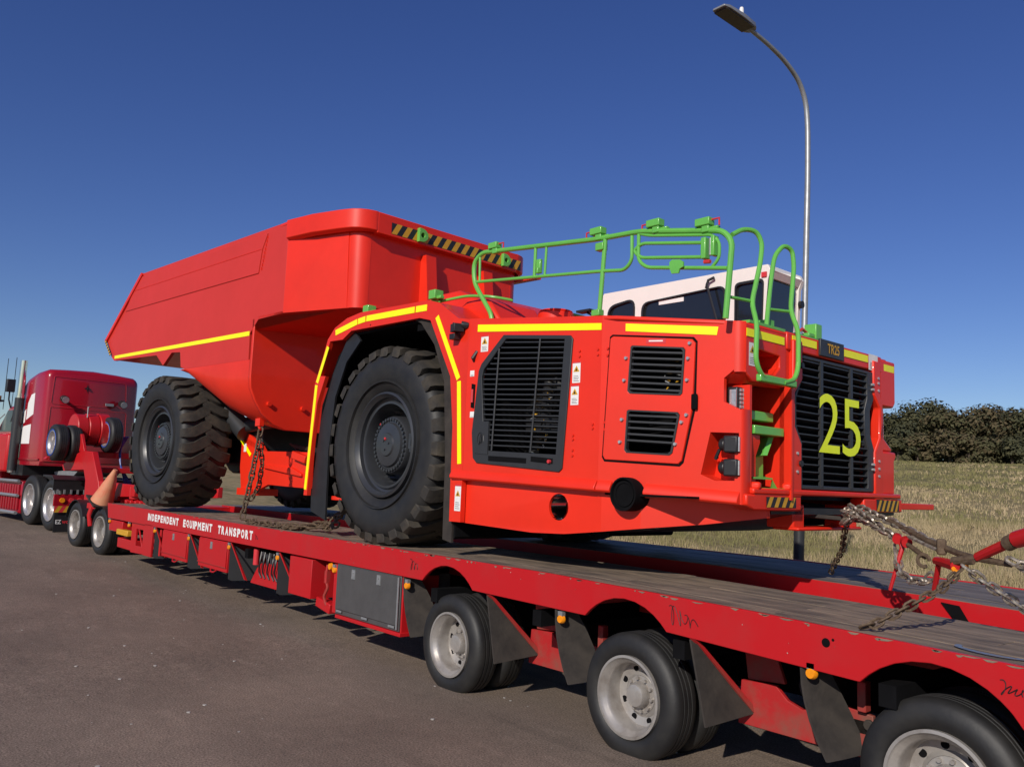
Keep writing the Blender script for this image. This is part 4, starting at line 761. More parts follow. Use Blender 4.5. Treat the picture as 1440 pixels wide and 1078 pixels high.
for x, z in ((-4.0, .70), (-3.9, .68), (-3.8, .70), (-3.7, .68)):
    m = MB(); m.cyl((x, .14, z), (x, .09, z), .028, 12); m.cyl((x, .10, z), (x+.01, .10, z-.10), .012, 8); m.go('air_valve', M['hub'], TRL)
for x in (-4.08, -3.98, -3.86, -3.74, -3.66): MB().tube(fillet([(x, .11, .72), (x+.03, .08, .60), (x-.03, .10, .48), (x+.02, .115, .42)], .05), .010, 6).go('air_hose', M['black'], TRL)
m = MB(); m.cyl((-4.18, .09, .74), (-4.18, .09, .56), .035, 12); m.go('filter_bowl', M['redsign'], TRL)
for x in (-7.64, -6.20, -4.79, -3.42):   # outrigger gussets with rubber sheets
    m = MB(); m.extr([(x, .012, .76), (x, .012, .33), (x+.02, .05, .31), (x+.18, .40, .32), (x+.22, .42, .50)], (.012, 0, 0)); m.go('mudflap', M['black'], TRL)
    m = MB(); m.loft([[(x+.02, .005, .77), (x+.05, .005, .77), (x+.05, .03, .75), (x+.02, .03, .75)], [(x+.44, .03, .37), (x+.47, .03, .37), (x+.47, .06, .36), (x+.44, .06, .36)]]); m.go('flap_brace', M['red'], TRL)
m = MB(); m.holed([(-8.82, .30), (-8.12, .32), (-8.12, .80), (-8.85, .79)], [[(-8.60, .42), (-8.25, .43), (-8.25, .68), (-8.60, .68)]], lambda x, z: (x, .03, z), (0, .03, 0)); m.box(-8.10, -7.72, .0, .03, .32, .79); m.box(-8.62, -8.24, .30, .32, .36, .74); m.obox((-8.42, .05, .56), (.03, .02, .38), roty(-.7)); m.go('outrigger_frame', M['red'], TRL, .004)
m = MB(); m.box(-10.1, -9.35, .03, .3, .56, .74); m.box(-9.8, -8.95, .1, .35, .30, .46); m.go('front_bracket', M['red'], TRL, .01)
MB().box(-9.55, -8.95, .0, .10, .53, .62).go('wheel_chock', M['hyel'], TRL, .01)
m = MB(); m.cyl((-7.50, .06, .74), (-7.50, .06, .36), .02, 8); m.box(-7.66, -7.50, .10, .12, .35, .74); m.go('landing_leg', M['red'], TRL)
# painted lettering, scribbles and a hole in the beam, spray marks on the deck
CELL = {'I': .42, 'M': 1.22, 'N': 1.05}
for body, x0, w_ in (('INDEPENDENT', -7.98, 1.37), ('EQUIPMENT', -6.45, 1.09), ('TRANSPORT', -5.19, 1.10)):   # condensed block capitals
    tot = sum(CELL.get(ch, 1) for ch in body); cur = x0
    for ch in body:
        cw = w_*CELL.get(ch, 1)/tot
        MB().text(ch, lambda u, v: (cur+u, -.0025, .850+v), cw*.77, 0.104, .055 if ch != 'I' else .02).go('painted_letter', M['print'], TRL, smooth=0); cur += cw
random.seed(9)
def scribble(x, z, s, n_):   # a looping pen signature
    p = []; f1, f2 = random.uniform(.8, 1.2), random.uniform(2.2, 3.4)
    for i in range(n_*5):
        t = i/(n_*5); w = t*n_*1.5; a = s*.34*(1-.55*t)
        p.append(Vector((x+s*t+a*.5*sin(w*f1), -.0025, z+a*cos(w)+a*.5*sin(w*f2*.37)-.1*s*t)))
    MB().tube(p, .0026, 4).go('scribble', M['ink'], TRL)
scribble(-.78, .90, .13, 12); scribble(2.10, .885, .14, 12); scribble(2.22, .86, .10, 6); scribble(3.98, .83, .10, 14); scribble(4.08, .80, .10, 10); scribble(-4.05, .89, .08, 8)
m = MB(); random.seed(14)
for _ in range(110):   # worn paint and dirt along the edges of the beam
    x = random.uniform(-2.5, 5.2) if random.random() < .8 else random.uniform(-10, 0); top = random.random() < .75; w_ = random.uniform(.006, .05)*(1 if top else .35); h_ = random.uniform(.003, .012)
    z = zd(x)-.002-random.uniform(0, .008) if top else zd(x)-.01-random.random()*.21
    if top: q = [(x-w_, z+.004), (x-w_*.4, z-h_*random.uniform(.4, 1)), (x+w_*.3, z-h_*random.uniform(.4, 1)), (x+w_, z+.004)]
    else: q = [(x-w_*.3, z), (x, z-h_*.4), (x+w_*.3, z), (x, z+h_*.4)]
    if not top and min(abs(x-a) for a in AX) < .42 and z < zd(x)-.05: continue
    m.cur = 0 if top else random.choice((0, 1, 1)); m.add([(a, -.0022, b) for a, b in q], [(0, 1, 2, 3)])
m.go('paint_chip', [M['wood'], M['rag']], TRL, kind='stuff', smooth=0)
m = MB(); m.lathe([(0, -.002), (.022, -.002), (.024, .0)], 16, (3.14, -.0005, .885)); m.lathe([(0, -.002), (.007, -.002), (.008, 0)], 10, (3.18, -.0005, .905)); m.go('beam_hole', M['void'], TRL)
m = MB()
def smear(pts, w_):
    for a, b in zip(pts, pts[1:]):
        a, b = Vector(a), Vector(b); t = (b-a).normalized(); u = Vector((-t.y, t.x, 0))*w_/2; m.add([a-u, b-u, b+u, a+u], [(0, 1, 2, 3)])
zz = lambda x: zd(x)+.004
smear([(3.88+.17*cos(a), .22+.09*sin(a), zz(3.88+.17*cos(a))) for a in [pi*.95+i*pi*.11 for i in range(11)]], .032)
m.go('spray_mark', M['bluemark'], TRL, smooth=0)
m = MB(); m.extr([(2.86, 1.985, .94), (2.98, 1.985, .93), (3.06, 1.985, .80), (2.98, 1.985, .79)], (0, .012, 0)); m.go('ratchet_slot', M['void'], TRL)

# ================================================================ DOLLY
DOL = thing('trailer_dolly', 'red two axle dolly with tall gooseneck post between tractor and trailer', 'dolly', D((-1, 1.2, .1)))
for i, x in enumerate((-.18, -1.38)):
    zc = zroad(D((x, 0, 0)).x)+.40
    put_wheel(DOL, RWD, D, (x, .02, zc), False, i+.2); put_wheel(DOL, RWD, D, (x, .56, zc), True, 1); put_wheel(DOL, RWD, D, (x, 1.9, zc), False, 2); put_wheel(DOL, RWD, D, (x, 2.44, zc), True, 2)
    MB(D).cyl((x, .2, zc), (x, 2.3, zc), .07, 12).go('axle', M['black'], DOL)
    rg = []
    for k in range(9):
        a = pi*.12+pi*.80*k/8; rg.append([(x+.455*cos(a), .0, zc+.455*sin(a)), (x+.455*cos(a), .56, zc+.455*sin(a)), (x+.445*cos(a), .56, zc+.445*sin(a)), (x+.445*cos(a), .0, zc+.445*sin(a))])
    MB(D).loft(rg).go('mudguard', M['black'], DOL)
gp = [(-2.30, 1.92), (-1.68, 1.90), (-1.22, 1.31), (-1.10, .98), (-1.20, .72), (-1.40, .60), (-1.57, .62), (-1.87, .93), (-1.90, 1.34)]
for y in (.32, 1.9): MB(D).holed(gp, [], lambda x, z: (x, y, z), (0, .12, 0)).go('gooseneck_post', M['red'], DOL, .015)
m = MB(D); m.box(-1.7, .5, .30, 1.9, .80, .93); m.extr([(-1.75, .34, 1.36), (.40, .34, 1.32), (.40, .34, 1.12), (-1.05, .34, 1.06), (-1.6, .34, 1.08)], (0, .10, 0)); m.extr([(-1.75, 1.9, 1.36), (.40, 1.9, 1.32), (.40, 1.9, 1.12), (-1.05, 1.9, 1.06), (-1.6, 1.9, 1.08)], (0, .10, 0)); m.box(.2, 1.0, .30, 2.0, .80, .98); m.go('dolly_frame', M['red'], DOL, .01)
m = MB(D); m.tube([(-.55, .02, .95), (-.62, .0, .75), (-.58, .02, .55)], .05, 8); m.box(-.80, -.45, .0, .3, .86, .96); m.go('spring_strut', M['red'], DOL, .01)
m = MB(D)
for i in range(6): m.obox((-.4+.2*i, .45+.25*(i % 3), 1.12+.06*(i % 2)), (.16, .2, .22), rotz(.3*i)); m.cyl((-.3+.2*i, .4, 1.0), (-.2+.2*i, 1.2, 1.2), .05, 10)
m.go('turntable_gear', M['red'], DOL, .01)
m = MB(D); m.extr([(-2.3, .34, 1.92), (-1.68, .34, 1.90), (-1.9, .34, 1.55), (-3.2, .34, 1.50), (-3.3, .34, 1.62)], (0, .10, 0)); m.extr([(-2.3, 1.9, 1.92), (-1.68, 1.9, 1.90), (-1.9, 1.9, 1.55), (-3.2, 1.9, 1.50), (-3.3, 1.9, 1.62)], (0, .10, 0)); m.box(-3.3, -1.8, .5, 1.9, 1.50, 1.60); m.box(-2.95, -2.70, .3, 1.95, 1.80, 1.92); m.extr([(-2.95, -.10, 1.78), (-2.95, .55, 1.74), (-2.95, .55, 1.66), (-2.95, -.15, 1.72)], (.12, 0, 0)); m.extr([(-2.6, .36, 2.25), (-2.45, .36, 2.25), (-2.2, .36, 1.9), (-2.5, .36, 1.9)], (0, .06, 0)); m.go('carrier_arm', M['red'], DOL, .01)
m = MB(D)
for y0, r_ in ((.36, .31), (.58, .33), (.80, .35)): m.lathe([(0, 0), (r_-.012, 0), (r_, .015), (r_, .20), (r_-.015, .215), (0, .215)], 32, (-2.95, y0, 2.36))
m.go('red_air_tank', M['red'], DOL)
for i in range(4): MB(D).tube(fillet([(-2.45, 1.2+.03*i, 2.25), (-2.56-.03*i, 1.2, 1.95), (-2.5, 1.2, 1.65), (-2.2+.1*i, 1.2, 1.3)], .1), .014, 6).go('air_line', M['blue'], DOL)
m = MB(D); m.tube([(-2.75, .55, 2.60), (-2.75, .55, 2.82), (-2.75, .58, 2.82)], .012, 6); m.go('grab_handle', M['galv'], DOL)
# spare wheels on the carrier, each a thing of its own
def spare(c, label, disc):
    w_ = bpy.data.objects.new('spare_wheel', RWS[0]); COL.objects.link(w_); w_.matrix_basis = D.m @ Matrix.Translation(c) @ Matrix.Rotation(.6, 4, 'Y') @ Matrix.Diagonal((.92, 1, .92, 1))
    tag(w_, label, 'wheel', 'spare wheels on the gooseneck carrier')
    place('rim', RWC_S[1], w_, Matrix.Identity(4)); place('hub', RWC_S[2], w_, Matrix.Identity(4))
    if disc: place('wheel_trim', TRIM, w_, Matrix.Identity(4))
RWC_S = road_wheel(.40, 'alloy'); m = MB(); m.lathe([(.262, .0), (.275, -.010), (.29, -.004)], 32); TRIM = m.mesh('wheel_trim', [M['blue']])
spare((-2.82, -.06, 2.06), 'spare wheel with chrome rim nearest the tractor side windows on the red carrier', 1)
spare((-2.82, .195, 2.06), 'inner spare tyre squeezed between the outer spare wheel and red air tank', 0)
spare((-2.62, .88, 2.27), 'spare wheel with chrome rim at the far end of the red air tank', 1)

# ================================================================ TRACTOR UNIT
TR = thing('tractor_unit', 'dark red prime mover with sleeper cab and upright chrome exhaust stack', 'truck', T((-3, 1, .3)))
for i, x in enumerate((-.52, -1.78)):
    zc = zroad(T((x, 0, 0)).x)+.54
    put_wheel(TR, RWC, T, (x, .0, zc), False, i); put_wheel(TR, RWC, T, (x, .60, zc), True, 1, False); put_wheel(TR, RWC, T, (x, 1.75, zc), False, 1, False); put_wheel(TR, RWC, T, (x, 2.35, zc), True, 1)
    MB(T).cyl((x, .2, zc), (x, 2.2, zc), .1, 12).go('axle', M['black'], TR)
put_wheel(TR, RWC, T, (-6.6, .0, zroad(-20.6)+.54), False, 0); put_wheel(TR, RWC, T, (-6.6, 2.35, zroad(-20.6)+.54), True, 0)
m = MB(T); m.box(-7.5, .95, .80, .92, .98, 1.22); m.box(-7.5, .95, 1.45, 1.57, .98, 1.22); m.box(-1.5, .6, .75, 1.6, 1.22, 1.34); m.go('chassis_rail', M['black'], TR)
m = MB(T); m.extr([(-1.62, .45, 1.36), (-.55, .45, 1.40), (-.35, .45, 1.50), (-.55, .45, 1.53), (-1.7, .45, 1.46)], (0, .9, 0)); m.go('turntable_plate', M['galv'], TR)
# sleeper body with rounded roof and corners
SL = []
for x, zt, ins in ((-3.15, 3.10, .0), (-2.95, 3.42, .0), (-2.6, 3.60, 0), (-2.1, 3.70, 0), (-1.55, 3.73, .0), (-1.43, 3.70, .03), (-1.38, 3.64, .09)):
    r = .16; a = [(.0+ins, 1.68), (.0+ins, zt-r)] + [(ins+r-r*cos(t), zt-r+r*sin(t)+ (.0)) for t in (.4, .8, 1.2)] + [(.5, zt+.02), (1.02, zt+.045), (1.54, zt+.02)] + [(2.04-ins-r+r*sin(t), zt-r+r*cos(t)) for t in (.37, .77, 1.17)] + [(2.04-ins, zt-r), (2.04-ins, 1.68)]
    SL.append([(x, y, z) for y, z in a])
sl_ = MB(T).loft(SL).go('sleeper_cab', M['maroon'], TR, .0, 50)
m = MB(T); m.box(-3.1, -1.40, .015, 2.02, 1.58, 1.68); m.box(-3.1, -1.42, -.02, .0, 1.70, 1.74); m.go('cab_sill', M['maroon'], TR, .01)
m = MB(T)
for loop in ([(.15, 3.56), (1.72, 3.56), (1.76, 2.98), (.12, 2.95)], [(.12, 2.88), (1.78, 2.88), (1.80, 2.12), (.10, 2.12)]): m.tube(fillet([(-1.372, y, z) for y, z in loop + loop[:1]], .06), .0035, 5)
m.go('trim_line', M['redsign'], sl_)
m = MB(T); m.lathe([(0, 0), (.03, 0), (.02, .01)], 10, (-1.36, .86, 3.36)); m.extr([(-1.372, .86+.08*cos(i*pi/4)*(1 if i % 2 == 0 else .25), 3.36+.10*sin(i*pi/4)*(1 if i % 2 == 0 else .25)) for i in range(8)], (.004, 0, 0)); m.go('star_emblem', M['black'], sl_)
for y in (.33, 1.60):
    l = MB(T); l.tube([(-1.36, y, 3.08), (-1.22, y, 3.08)], .035, 10); l.tube([(-1.25, y, 3.08), (-1.10, y, 3.04)], .075, 16, r2=.085); l = l.go('work_lamp', M['black'], sl_)
    m = MB(T); m.tube([(-1.10, y, 3.04), (-1.085, y, 3.036)], .072, 16); m.go('lens', M['lens'], l)
m = MB(T); m.box(-1.36, -1.32, 1.28, 1.46, 3.0, 3.06); m.go('vent', M['galv'], sl_)
wq = [[(-2.03, 3.20), (-2.25, 3.17), (-2.42, 2.98), (-2.45, 2.60), (-2.02, 2.72)], [(-2.50, 2.85), (-2.70, 2.74), (-2.96, 2.42), (-2.52, 2.55)], [(-2.10, 2.50), (-2.55, 2.46), (-3.02, 2.24), (-3.04, 2.06), (-2.10, 2.06)]]
for q in wq: MB(T).extr([(x, -.004, z) for x, z in q], (0, .003, 0)).go('white_graphic', M['print'], sl_)
m = MB(T); m.box(-3.2, -2.4, .02, 1.0, 1.35, 1.6); m.go('battery_box', M['black'], TR)
e_ = MB(T); e_.tube([(-2.72, -.11, 1.40), (-2.66, -.11, 3.15)], .09, 16); e_.tube([(-2.66, -.11, 3.10), (-2.62, -.11, 3.96)], .078, 16); e_.go('exhaust_stack', M['chrome'], TR)
MB(T).tube([(-2.722, -.112, 1.45), (-2.663, -.112, 3.1)], .100, 16).go('heat_shield', M['dgrey'], TR)
m = MB(T); m.extr([(-4.6, .0, 1.70), (-3.2, .0, 1.70), (-3.2, .0, 2.95), (-3.7, .0, 2.95), (-4.6, .0, 2.30)], (0, 2.04, 0)); m.extr([(-7.4, .2, 1.2), (-4.6, .2, 1.2), (-4.6, .2, 2.3), (-7.3, .2, 2.1)], (0, 1.64, 0)); m.go('day_cab', M['maroon'], TR, .05)
m = MB(T); m.extr([(-4.35, -.01, 2.35), (-3.4, -.01, 2.35), (-3.4, -.01, 2.85), (-3.75, -.01, 2.85)], (0, .02, 0)); m.go('window', M['glass'], TR)
m = MB(T); m.tube([(-4.7, -.16, 2.4), (-4.7, -.16, 3.45)], .12, 14); m.go('air_cleaner', M['chrome'], TR)
m = MB(T); m.box(-3.62, -3.50, -.16, .02, 3.28, 3.58); m.tube([(-3.55, -.02, 2.9), (-3.55, -.08, 3.1), (-3.55, -.08, 3.5)], .02, 6); m.go('mirror', M['black'], TR, .03)
m = MB(T); m.tube([(-3.95, -.15, 2.6), (-3.65, -.10, 2.75)], .012, 6); m.go('mirror_stay', M['galv'], TR)
MB(T).cyl((-4.35, -.1, 3.12), (-4.35, -.1, 3.22), .09, 14).go('beacon', M['amber'], TR)
MB(T).box(-4.6, -4.2, -.2, .02, 3.08, 3.12).go('beacon_bar', M['black'], TR)
for x, y in ((-4.35, .05), (-3.9, .1)): MB(T).tube([(x, y, 2.9), (x+.02, y, 4.15)], .008, 5).go('aerial', M['black'], TR)
# ribbed tank and rails at the side
m = MB(T); m.box(-4.6, -2.22, -.02, .6, .50, 1.22); tk = m.go('side_tank', M['maroon'], TR, .03)
for i in range(13): MB(T).box(-4.5+.175*i, -4.40+.175*i, -.06, -.02, .58, 1.14).go('tank_rib', M['maroon'], tk, .01)
for z, r in ((1.22, .035), (.90, .035), (.52, .04)): MB(T).tube([(-4.6, -.09, z), (-2.22, -.09, z)], r, 8).go('side_rail', M['galv'], tk)
m = MB(T); m.box(-4.6, -3.4, -.06, .5, 1.40, 2.3); m.go('wheel_guard', M['red'], TR, .06)
# tail: guard, light bar, hazard plate, flap with lettering
m = MB(T); m.box(.10, .13, -.17, .75, 1.10, 1.32); m.extr([(-.9, -.04, 1.40), (-.2, -.10, 1.40), (.13, -.17, 1.32), (.13, -.17, 1.28), (-.2, -.10, 1.36), (-.9, -.04, 1.36)], (0, .8, 0)); m.go('mudguard', M['black'], TR)
MB(T).box(.10, .14, -.14, .85, .78, 1.02).go('light_bar', M['maroon'], TR, .01)
for i in range(6): MB(T).box(.14, .16, -.10+.13*i, -.065+.13*i, 1.03, 1.12).go('bracket', M['galv'], TR)
for y, mt in ((.02, 'amber'), (.20, 'redsign'), (.36, 'redsign')): MB(T).cyl((.14, y, .90), (.165, y, .90), .05, 16).go('tail_lamp', M[mt], TR)
hz = hazard(lambda u, v: (.145, -.12+u, .655+v), .50, .13, 3, (.002, 0, 0)); hz.fr = T; hz.go('hazard_plate', [M['redsign'], M['hyel']], TR)
fl = MB(T).box(.10, .112, -.09, .60, .25, .65).go('mudflap', M['black'], TR)
MB(T).text('EZ', lambda u, v: (.116, -.06+u, .42+v), .11, .085, .02).go('flap_lettering', M['print'], fl)
MB(T).text('won', lambda u, v: (.116, .065+u, .425+v), .19, .06, .02).go('flap_lettering', M['redsign'], fl)

# ================================================================ CONE ON THE DOLLY
m = MB(); m.tube([(0, 0, 0), (0, 0, .64)], .20, 24, r2=.035); cn = m
cone = bpy.data.objects.new('traffic_cone', cn.mesh('traffic_cone', [M['cone']])); COL.objects.link(cone)
cone.matrix_basis = D.m @ Matrix.Translation((-.36, .10, 1.0)) @ Matrix.Rotation(radians(25), 4, 'Y') @ Matrix.Rotation(-.12, 4, 'X')
tag(cone, 'faded orange traffic cone leaning on the dolly beside the front of the trailer', 'cone')
m = MB(); m.box(-.22, .22, -.22, .22, -.03, .0); b = m.mesh('cone_base', [M['flap']]); place('cone_base', b, cone, Matrix.Identity(4))
m = MB(); m.tube([(0, 0, .30), (0, 0, .50)], .126, 24, r2=.075); place('cone_band', m.mesh('cone_band', [M['cone']]), cone, Matrix.Identity(4))

# ================================================================ CHAINS
def link_mesh(L_, w_, r, mt):
    p = [(L_/2*0+(L_/2-w_/2)*sx + w_/2*cos(a), w_/2*sin(a), 0) for sx, a0 in ((1, -pi/2), (-1, pi/2)) for a in [a0+pi*k/4 for k in range(5)]]
    return MB().tube(p, r, 5, closed=True).mesh('chain_link', [M[mt]], smooth=60)
def chain(path, label, pitch=.052, r=.0075, mt='chain', sag=0., grp=None, name='chain', jit=0.):
    P = [Vector(p) for p in path]
    if sag:
        Q = []
        for a, b in zip(P, P[1:]):
            for i in range(8): t = i/8; Q.append(a.lerp(b, t) - Vector((0, 0, sag*4*t*(1-t))))
        P = Q + [P[-1]]
    t_ = thing(name, label, 'chain', P[0], grp); me = link_mesh(pitch+4*r*.9, pitch*.78, r, mt)
    d_ = [0]
    for a, b in zip(P, P[1:]): d_.append(d_[-1]+(b-a).length)
    n_ = max(2, int(d_[-1]/pitch)); j = 0
    for k in range(n_):
        s_ = (k+.5)*pitch
        while j < len(P)-2 and d_[j+1] < s_: j += 1
        u = (s_-d_[j])/max(1e-6, d_[j+1]-d_[j]); c = P[j].lerp(P[j+1], min(1, u)); dr = (P[j+1]-P[j]).normalized()
        q = dr.to_track_quat('X', 'Z').to_matrix().to_4x4() @ Matrix.Rotation(pi/2*(k % 2)+.4+random.uniform(-.25, .25)+jit*random.uniform(-1, 1), 4, 'X')
        place('link', me, t_, Matrix.Translation(c + Vector([random.uniform(-1, 1)*jit*.03 for _ in '123'])) @ q)
    return t_
g1 = 'chains tying down the front of the truck'; g2 = 'rusty chains at the articulation of the truck'
lug = RR((2.33, .30, 2.20)); db = Vector((-4.86, .16, 1.025))
chain([lug, (lug + db)/2 + Vector((.02, 0, 0)), db], 'rusty chain hanging from the truck hitch lug straight down to the trailer deck', .085, .012, 'rust', grp=g2)
chain([lug + Vector((.03, .0, -.2)), lug + Vector((.07, .02, -.45)), lug + Vector((.06, .0, -.75)), lug + Vector((-.08, -.05, -.95))], 'short slack chain tail hanging beside the rusty hitch chain', .07, .010, 'rust', grp=g2)
chain([(-4.80, .17, 1.04), (-4.4, .15, 1.03), (-3.9, .14, 1.03), (-3.5, .15, 1.04), (-3.3, .18, 1.05)], 'rusty chain lying along the edge of the timber deck', .085, .012, 'rust', grp=g2, jit=.5)
chain([(-3.45, .22, 1.05), (-3.2, .30, 1.09), (-2.95, .40, 1.15), (-2.75, .46, 1.22), (-2.6, .5, 1.28)], 'rusty chain heap rising from the deck toward the front wheel', .085, .013, 'rust', grp=g2, jit=.8)
chain([(-3.6, .16, 1.04), (-3.3, .26, 1.06), (-3.0, .34, 1.07), (-2.7, .38, 1.10)], 'second rusty chain strand lying in the heap behind the front wheel', .085, .013, 'rust', grp=g2, jit=.8)
hook = Vector((2.36, 1.60, 1.54)); J = Vector((3.56, .60, 1.30)); K = Vector((3.70, .60, 1.37))
chain([hook, (2.55, 1.5, 1.56), (2.75, 1.32, 1.52), (2.93, 1.2, 1.485), (3.2, 1.0, 1.41), (3.32, .95, 1.37)], 'upper bright chain from the tow hook along to the long steel turnbuckle', .060, .0098, 'chain', grp=g1)
chain([hook + Vector((0, .02, -.02)), (2.55, 1.46, 1.50), (2.80, 1.27, 1.44), (3.0, 1.12, 1.39)], 'lower bright chain from the tow hook to the red lever binder', .060, .0098, 'chain', grp=g1)
chain([hook + Vector((.02, -.02, .02)), (2.45, 1.56, 1.57), (2.52, 1.48, 1.52), (2.45, 1.50, 1.47), (2.38, 1.56, 1.46), (2.50, 1.45, 1.55), (2.70, 1.34, 1.49), (2.88, 1.2, 1.43)], 'bunched chain wrapped around the tow hook under the radiator grille', .060, .0098, 'chain', grp=g1, jit=.5)
chain([(2.98, 1.13, 1.36), (2.99, 1.10, 1.26), (3.05, 1.02, 1.19), (3.15, .96, 1.16), (3.25, .9, 1.17), (3.32, .86, 1.23)], 'slack loop of bright chain hanging under the red lever binder', .054, .0085, 'chain', grp=g1)
chain([J + Vector((.02, -.02, -.02)), (3.55, .42, 1.19), (3.44, .28, 1.09), (3.33, .16, 1.0), (3.25, .085, .965)], 'brown chain running from the hook joint down to the near deck edge', .050, .0075, 'rust', grp=g1)
chain([J + Vector((.03, .0, 0)), (3.66, .68, 1.22), (3.75, .84, 1.12), (3.86, 1.0, 1.0), (3.96, 1.15, .96)], 'bright chain running from the hook joint down to the right end of the deck', .056, .0088, 'chain', grp=g1)
chain([(3.84, .52, 1.36), (4.0, .62, 1.28), (4.3, .8, 1.12), (4.6, .95, .95)], 'bright chain leaving the ratchet binder toward the right edge', .056, .0088, 'chain', grp=g1)
chain([(2.36, 1.66, 1.50), (2.22, 1.85, 1.34), (2.14, 1.98, 1.24), (2.0, 2.12, 1.12), (1.9, 2.22, 1.02)], 'dark chain dropping from the tow plate to the far deck runner', .045, .0065, 'rust', grp=g1)
def binder(label, cat, loc): return thing('load_binder', label, cat, loc, 'load binders in the front tie down chains')
lb = binder('red lever load binder hanging between the two front chains', 'load binder', (3.05, 1.08, 1.37))
MB().tube([(3.0, 1.12, 1.39), (3.02, 1.1, 1.34), (2.94, 1.10, 1.075)], .020, 8, r2=.011).go('lever', M['red'], lb)
m = MB(); m.cyl((2.98, 1.12, 1.40), (3.0, 1.08, 1.39), .03, 12); m.cyl((3.04, 1.10, 1.385), (3.07, 1.06, 1.375), .032, 12); m.go('pivot', M['red'], lb)
MB().tube([(3.06, 1.08, 1.37), (3.18, .97, 1.33), (3.24, .92, 1.31)], .016, 8).go('shank', M['rust'], lb)
m = MB(); m.tube([(3.24+.035*cos(a), .90, 1.29+.035*sin(a)) for a in [i*pi/6 for i in range(11)]], .012, 6); m.go('hook', M['rust'], lb)
l2 = binder('small red lever binder standing at the chain crossing', 'load binder', (3.33, .84, 1.26))
MB().tube([(3.36, .82, 1.28), (3.33, .86, 1.20), (3.30, .90, 1.13)], .016, 8).go('lever', M['red'], l2)
MB().tube([(3.34, .84, 1.30), (3.44, .73, 1.30), (3.54, .62, 1.295)], .024, 8, r2=.030).go('body', M['red'], l2)
l3 = binder('long dark turnbuckle binder along the upper front chain', 'load binder', (3.3, .95, 1.38))
MB().tube([(2.86, 1.25, 1.50), (3.05, 1.1, 1.455), (3.25, .95, 1.40), (3.5, .76, 1.355), (3.62, .66, 1.345)], .018, 8).go('rod', M['rust'], l3)
MB().tube([(3.10, 1.02, 1.415), (3.36, .84, 1.355)], .012, 6).go('rod', M['chain'], l3)
m = MB(); m.obox((3.37, .84, 1.38), (.05, .05, .09), rotz(.5)); m.go('collar', M['rust'], l3, .01)
l4 = binder('ratchet binder with a red handle tube at the right edge', 'load binder', K)
MB().tube([(3.66, .60, 1.355), (3.73, .56, 1.39), (3.90, .47, 1.47)], .026, 10).go('handle', M['red'], l4)
MB().tube([(3.84, .50, 1.44), (3.88, .48, 1.46)], .038, 12).go('collar', M['rust'], l4)
MB().tube([(3.89, .475, 1.465), (4.05, .40, 1.52)], .042, 12).go('handle_end', M['red'], l4)
MB().tube([(3.52, .63, 1.32), (3.66, .60, 1.35), (3.84, .55, 1.335)], .024, 8, r2=.014).go('ratchet_body', M['rust'], l4)
hk = thing('yellow_hook', 'yellow grab hook joining the chains above the deck', 'hook', J)
MB().tube([(J.x+.04*cos(a), J.y+.03*sin(a*.7), J.z+.035*sin(a)) for a in [i*pi/6 for i in range(10)]], .013, 7).go('hook_body', M['amber'], hk)
MB().cyl((J.x+.03, J.y, J.z+.02), (J.x+.09, J.y-.03, J.z+.03), .013, 8).go('hook_eye', M['rust'], hk)
# ================================================================ STREET LAMP
LP = thing('street_lamp', 'tall galvanised street lamp with curved outreach arm behind the truck', 'street lamp', (-1.55, 7.5, field(-1.55, 7.5)))
zb = field(-1.55, 7.5)-.1
path = [(-1.55, 7.42, 1.6), (-1.55, 7.54, 4.2), (-1.55, 7.63, 6.61), (-1.55, 7.63, 7.45), (-1.55, 7.58, 7.85), (-1.55, 7.38, 8.14), (-1.55, 7.0, 8.32), (-1.55, 6.52, 8.43), (-1.55, 6.0, 8.49)]
MB().tube(fillet(path, .30, 5), .049, 14, r2=.032).go('pole', M['galv'], LP)
MB().tube([(-1.55, 7.36, zb), (-1.55, 7.42, 1.62)], .080, 14).go('pole_base', M['dgrey'], LP)
rg = []
for y, hw, h in ((6.12, .06, .05), (6.05, .11, .085), (5.75, .135, .085), (5.40, .135, .06), (5.28, .11, .03)):
    z = 8.475+(6.1-y)*.04; rg.append([(-1.55-hw, y, z), (-1.55+hw, y, z), (-1.55+hw*.85, y, z+h), (-1.55-hw*.85, y, z+h)])
hd = MB().loft(rg).go('lantern', M['galv'], LP, .008)
MB().loft([[(-1.55-.11, y, 8.455+(6.1-y)*.04), (-1.55+.11, y, 8.455+(6.1-y)*.04), (-1.55+.11, y, 8.48+(6.1-y)*.04), (-1.55-.11, y, 8.48+(6.1-y)*.04)] for y in (6.0, 5.33)]).go('lamp_glass', M['lamplens'], hd)
MB().tube([(-1.47, 5.72, 8.53), (-1.47, 5.72, 8.64), (-1.47, 5.72, 8.66)], .036, 12, r2=.025).go('light_sensor', M['print'], hd)

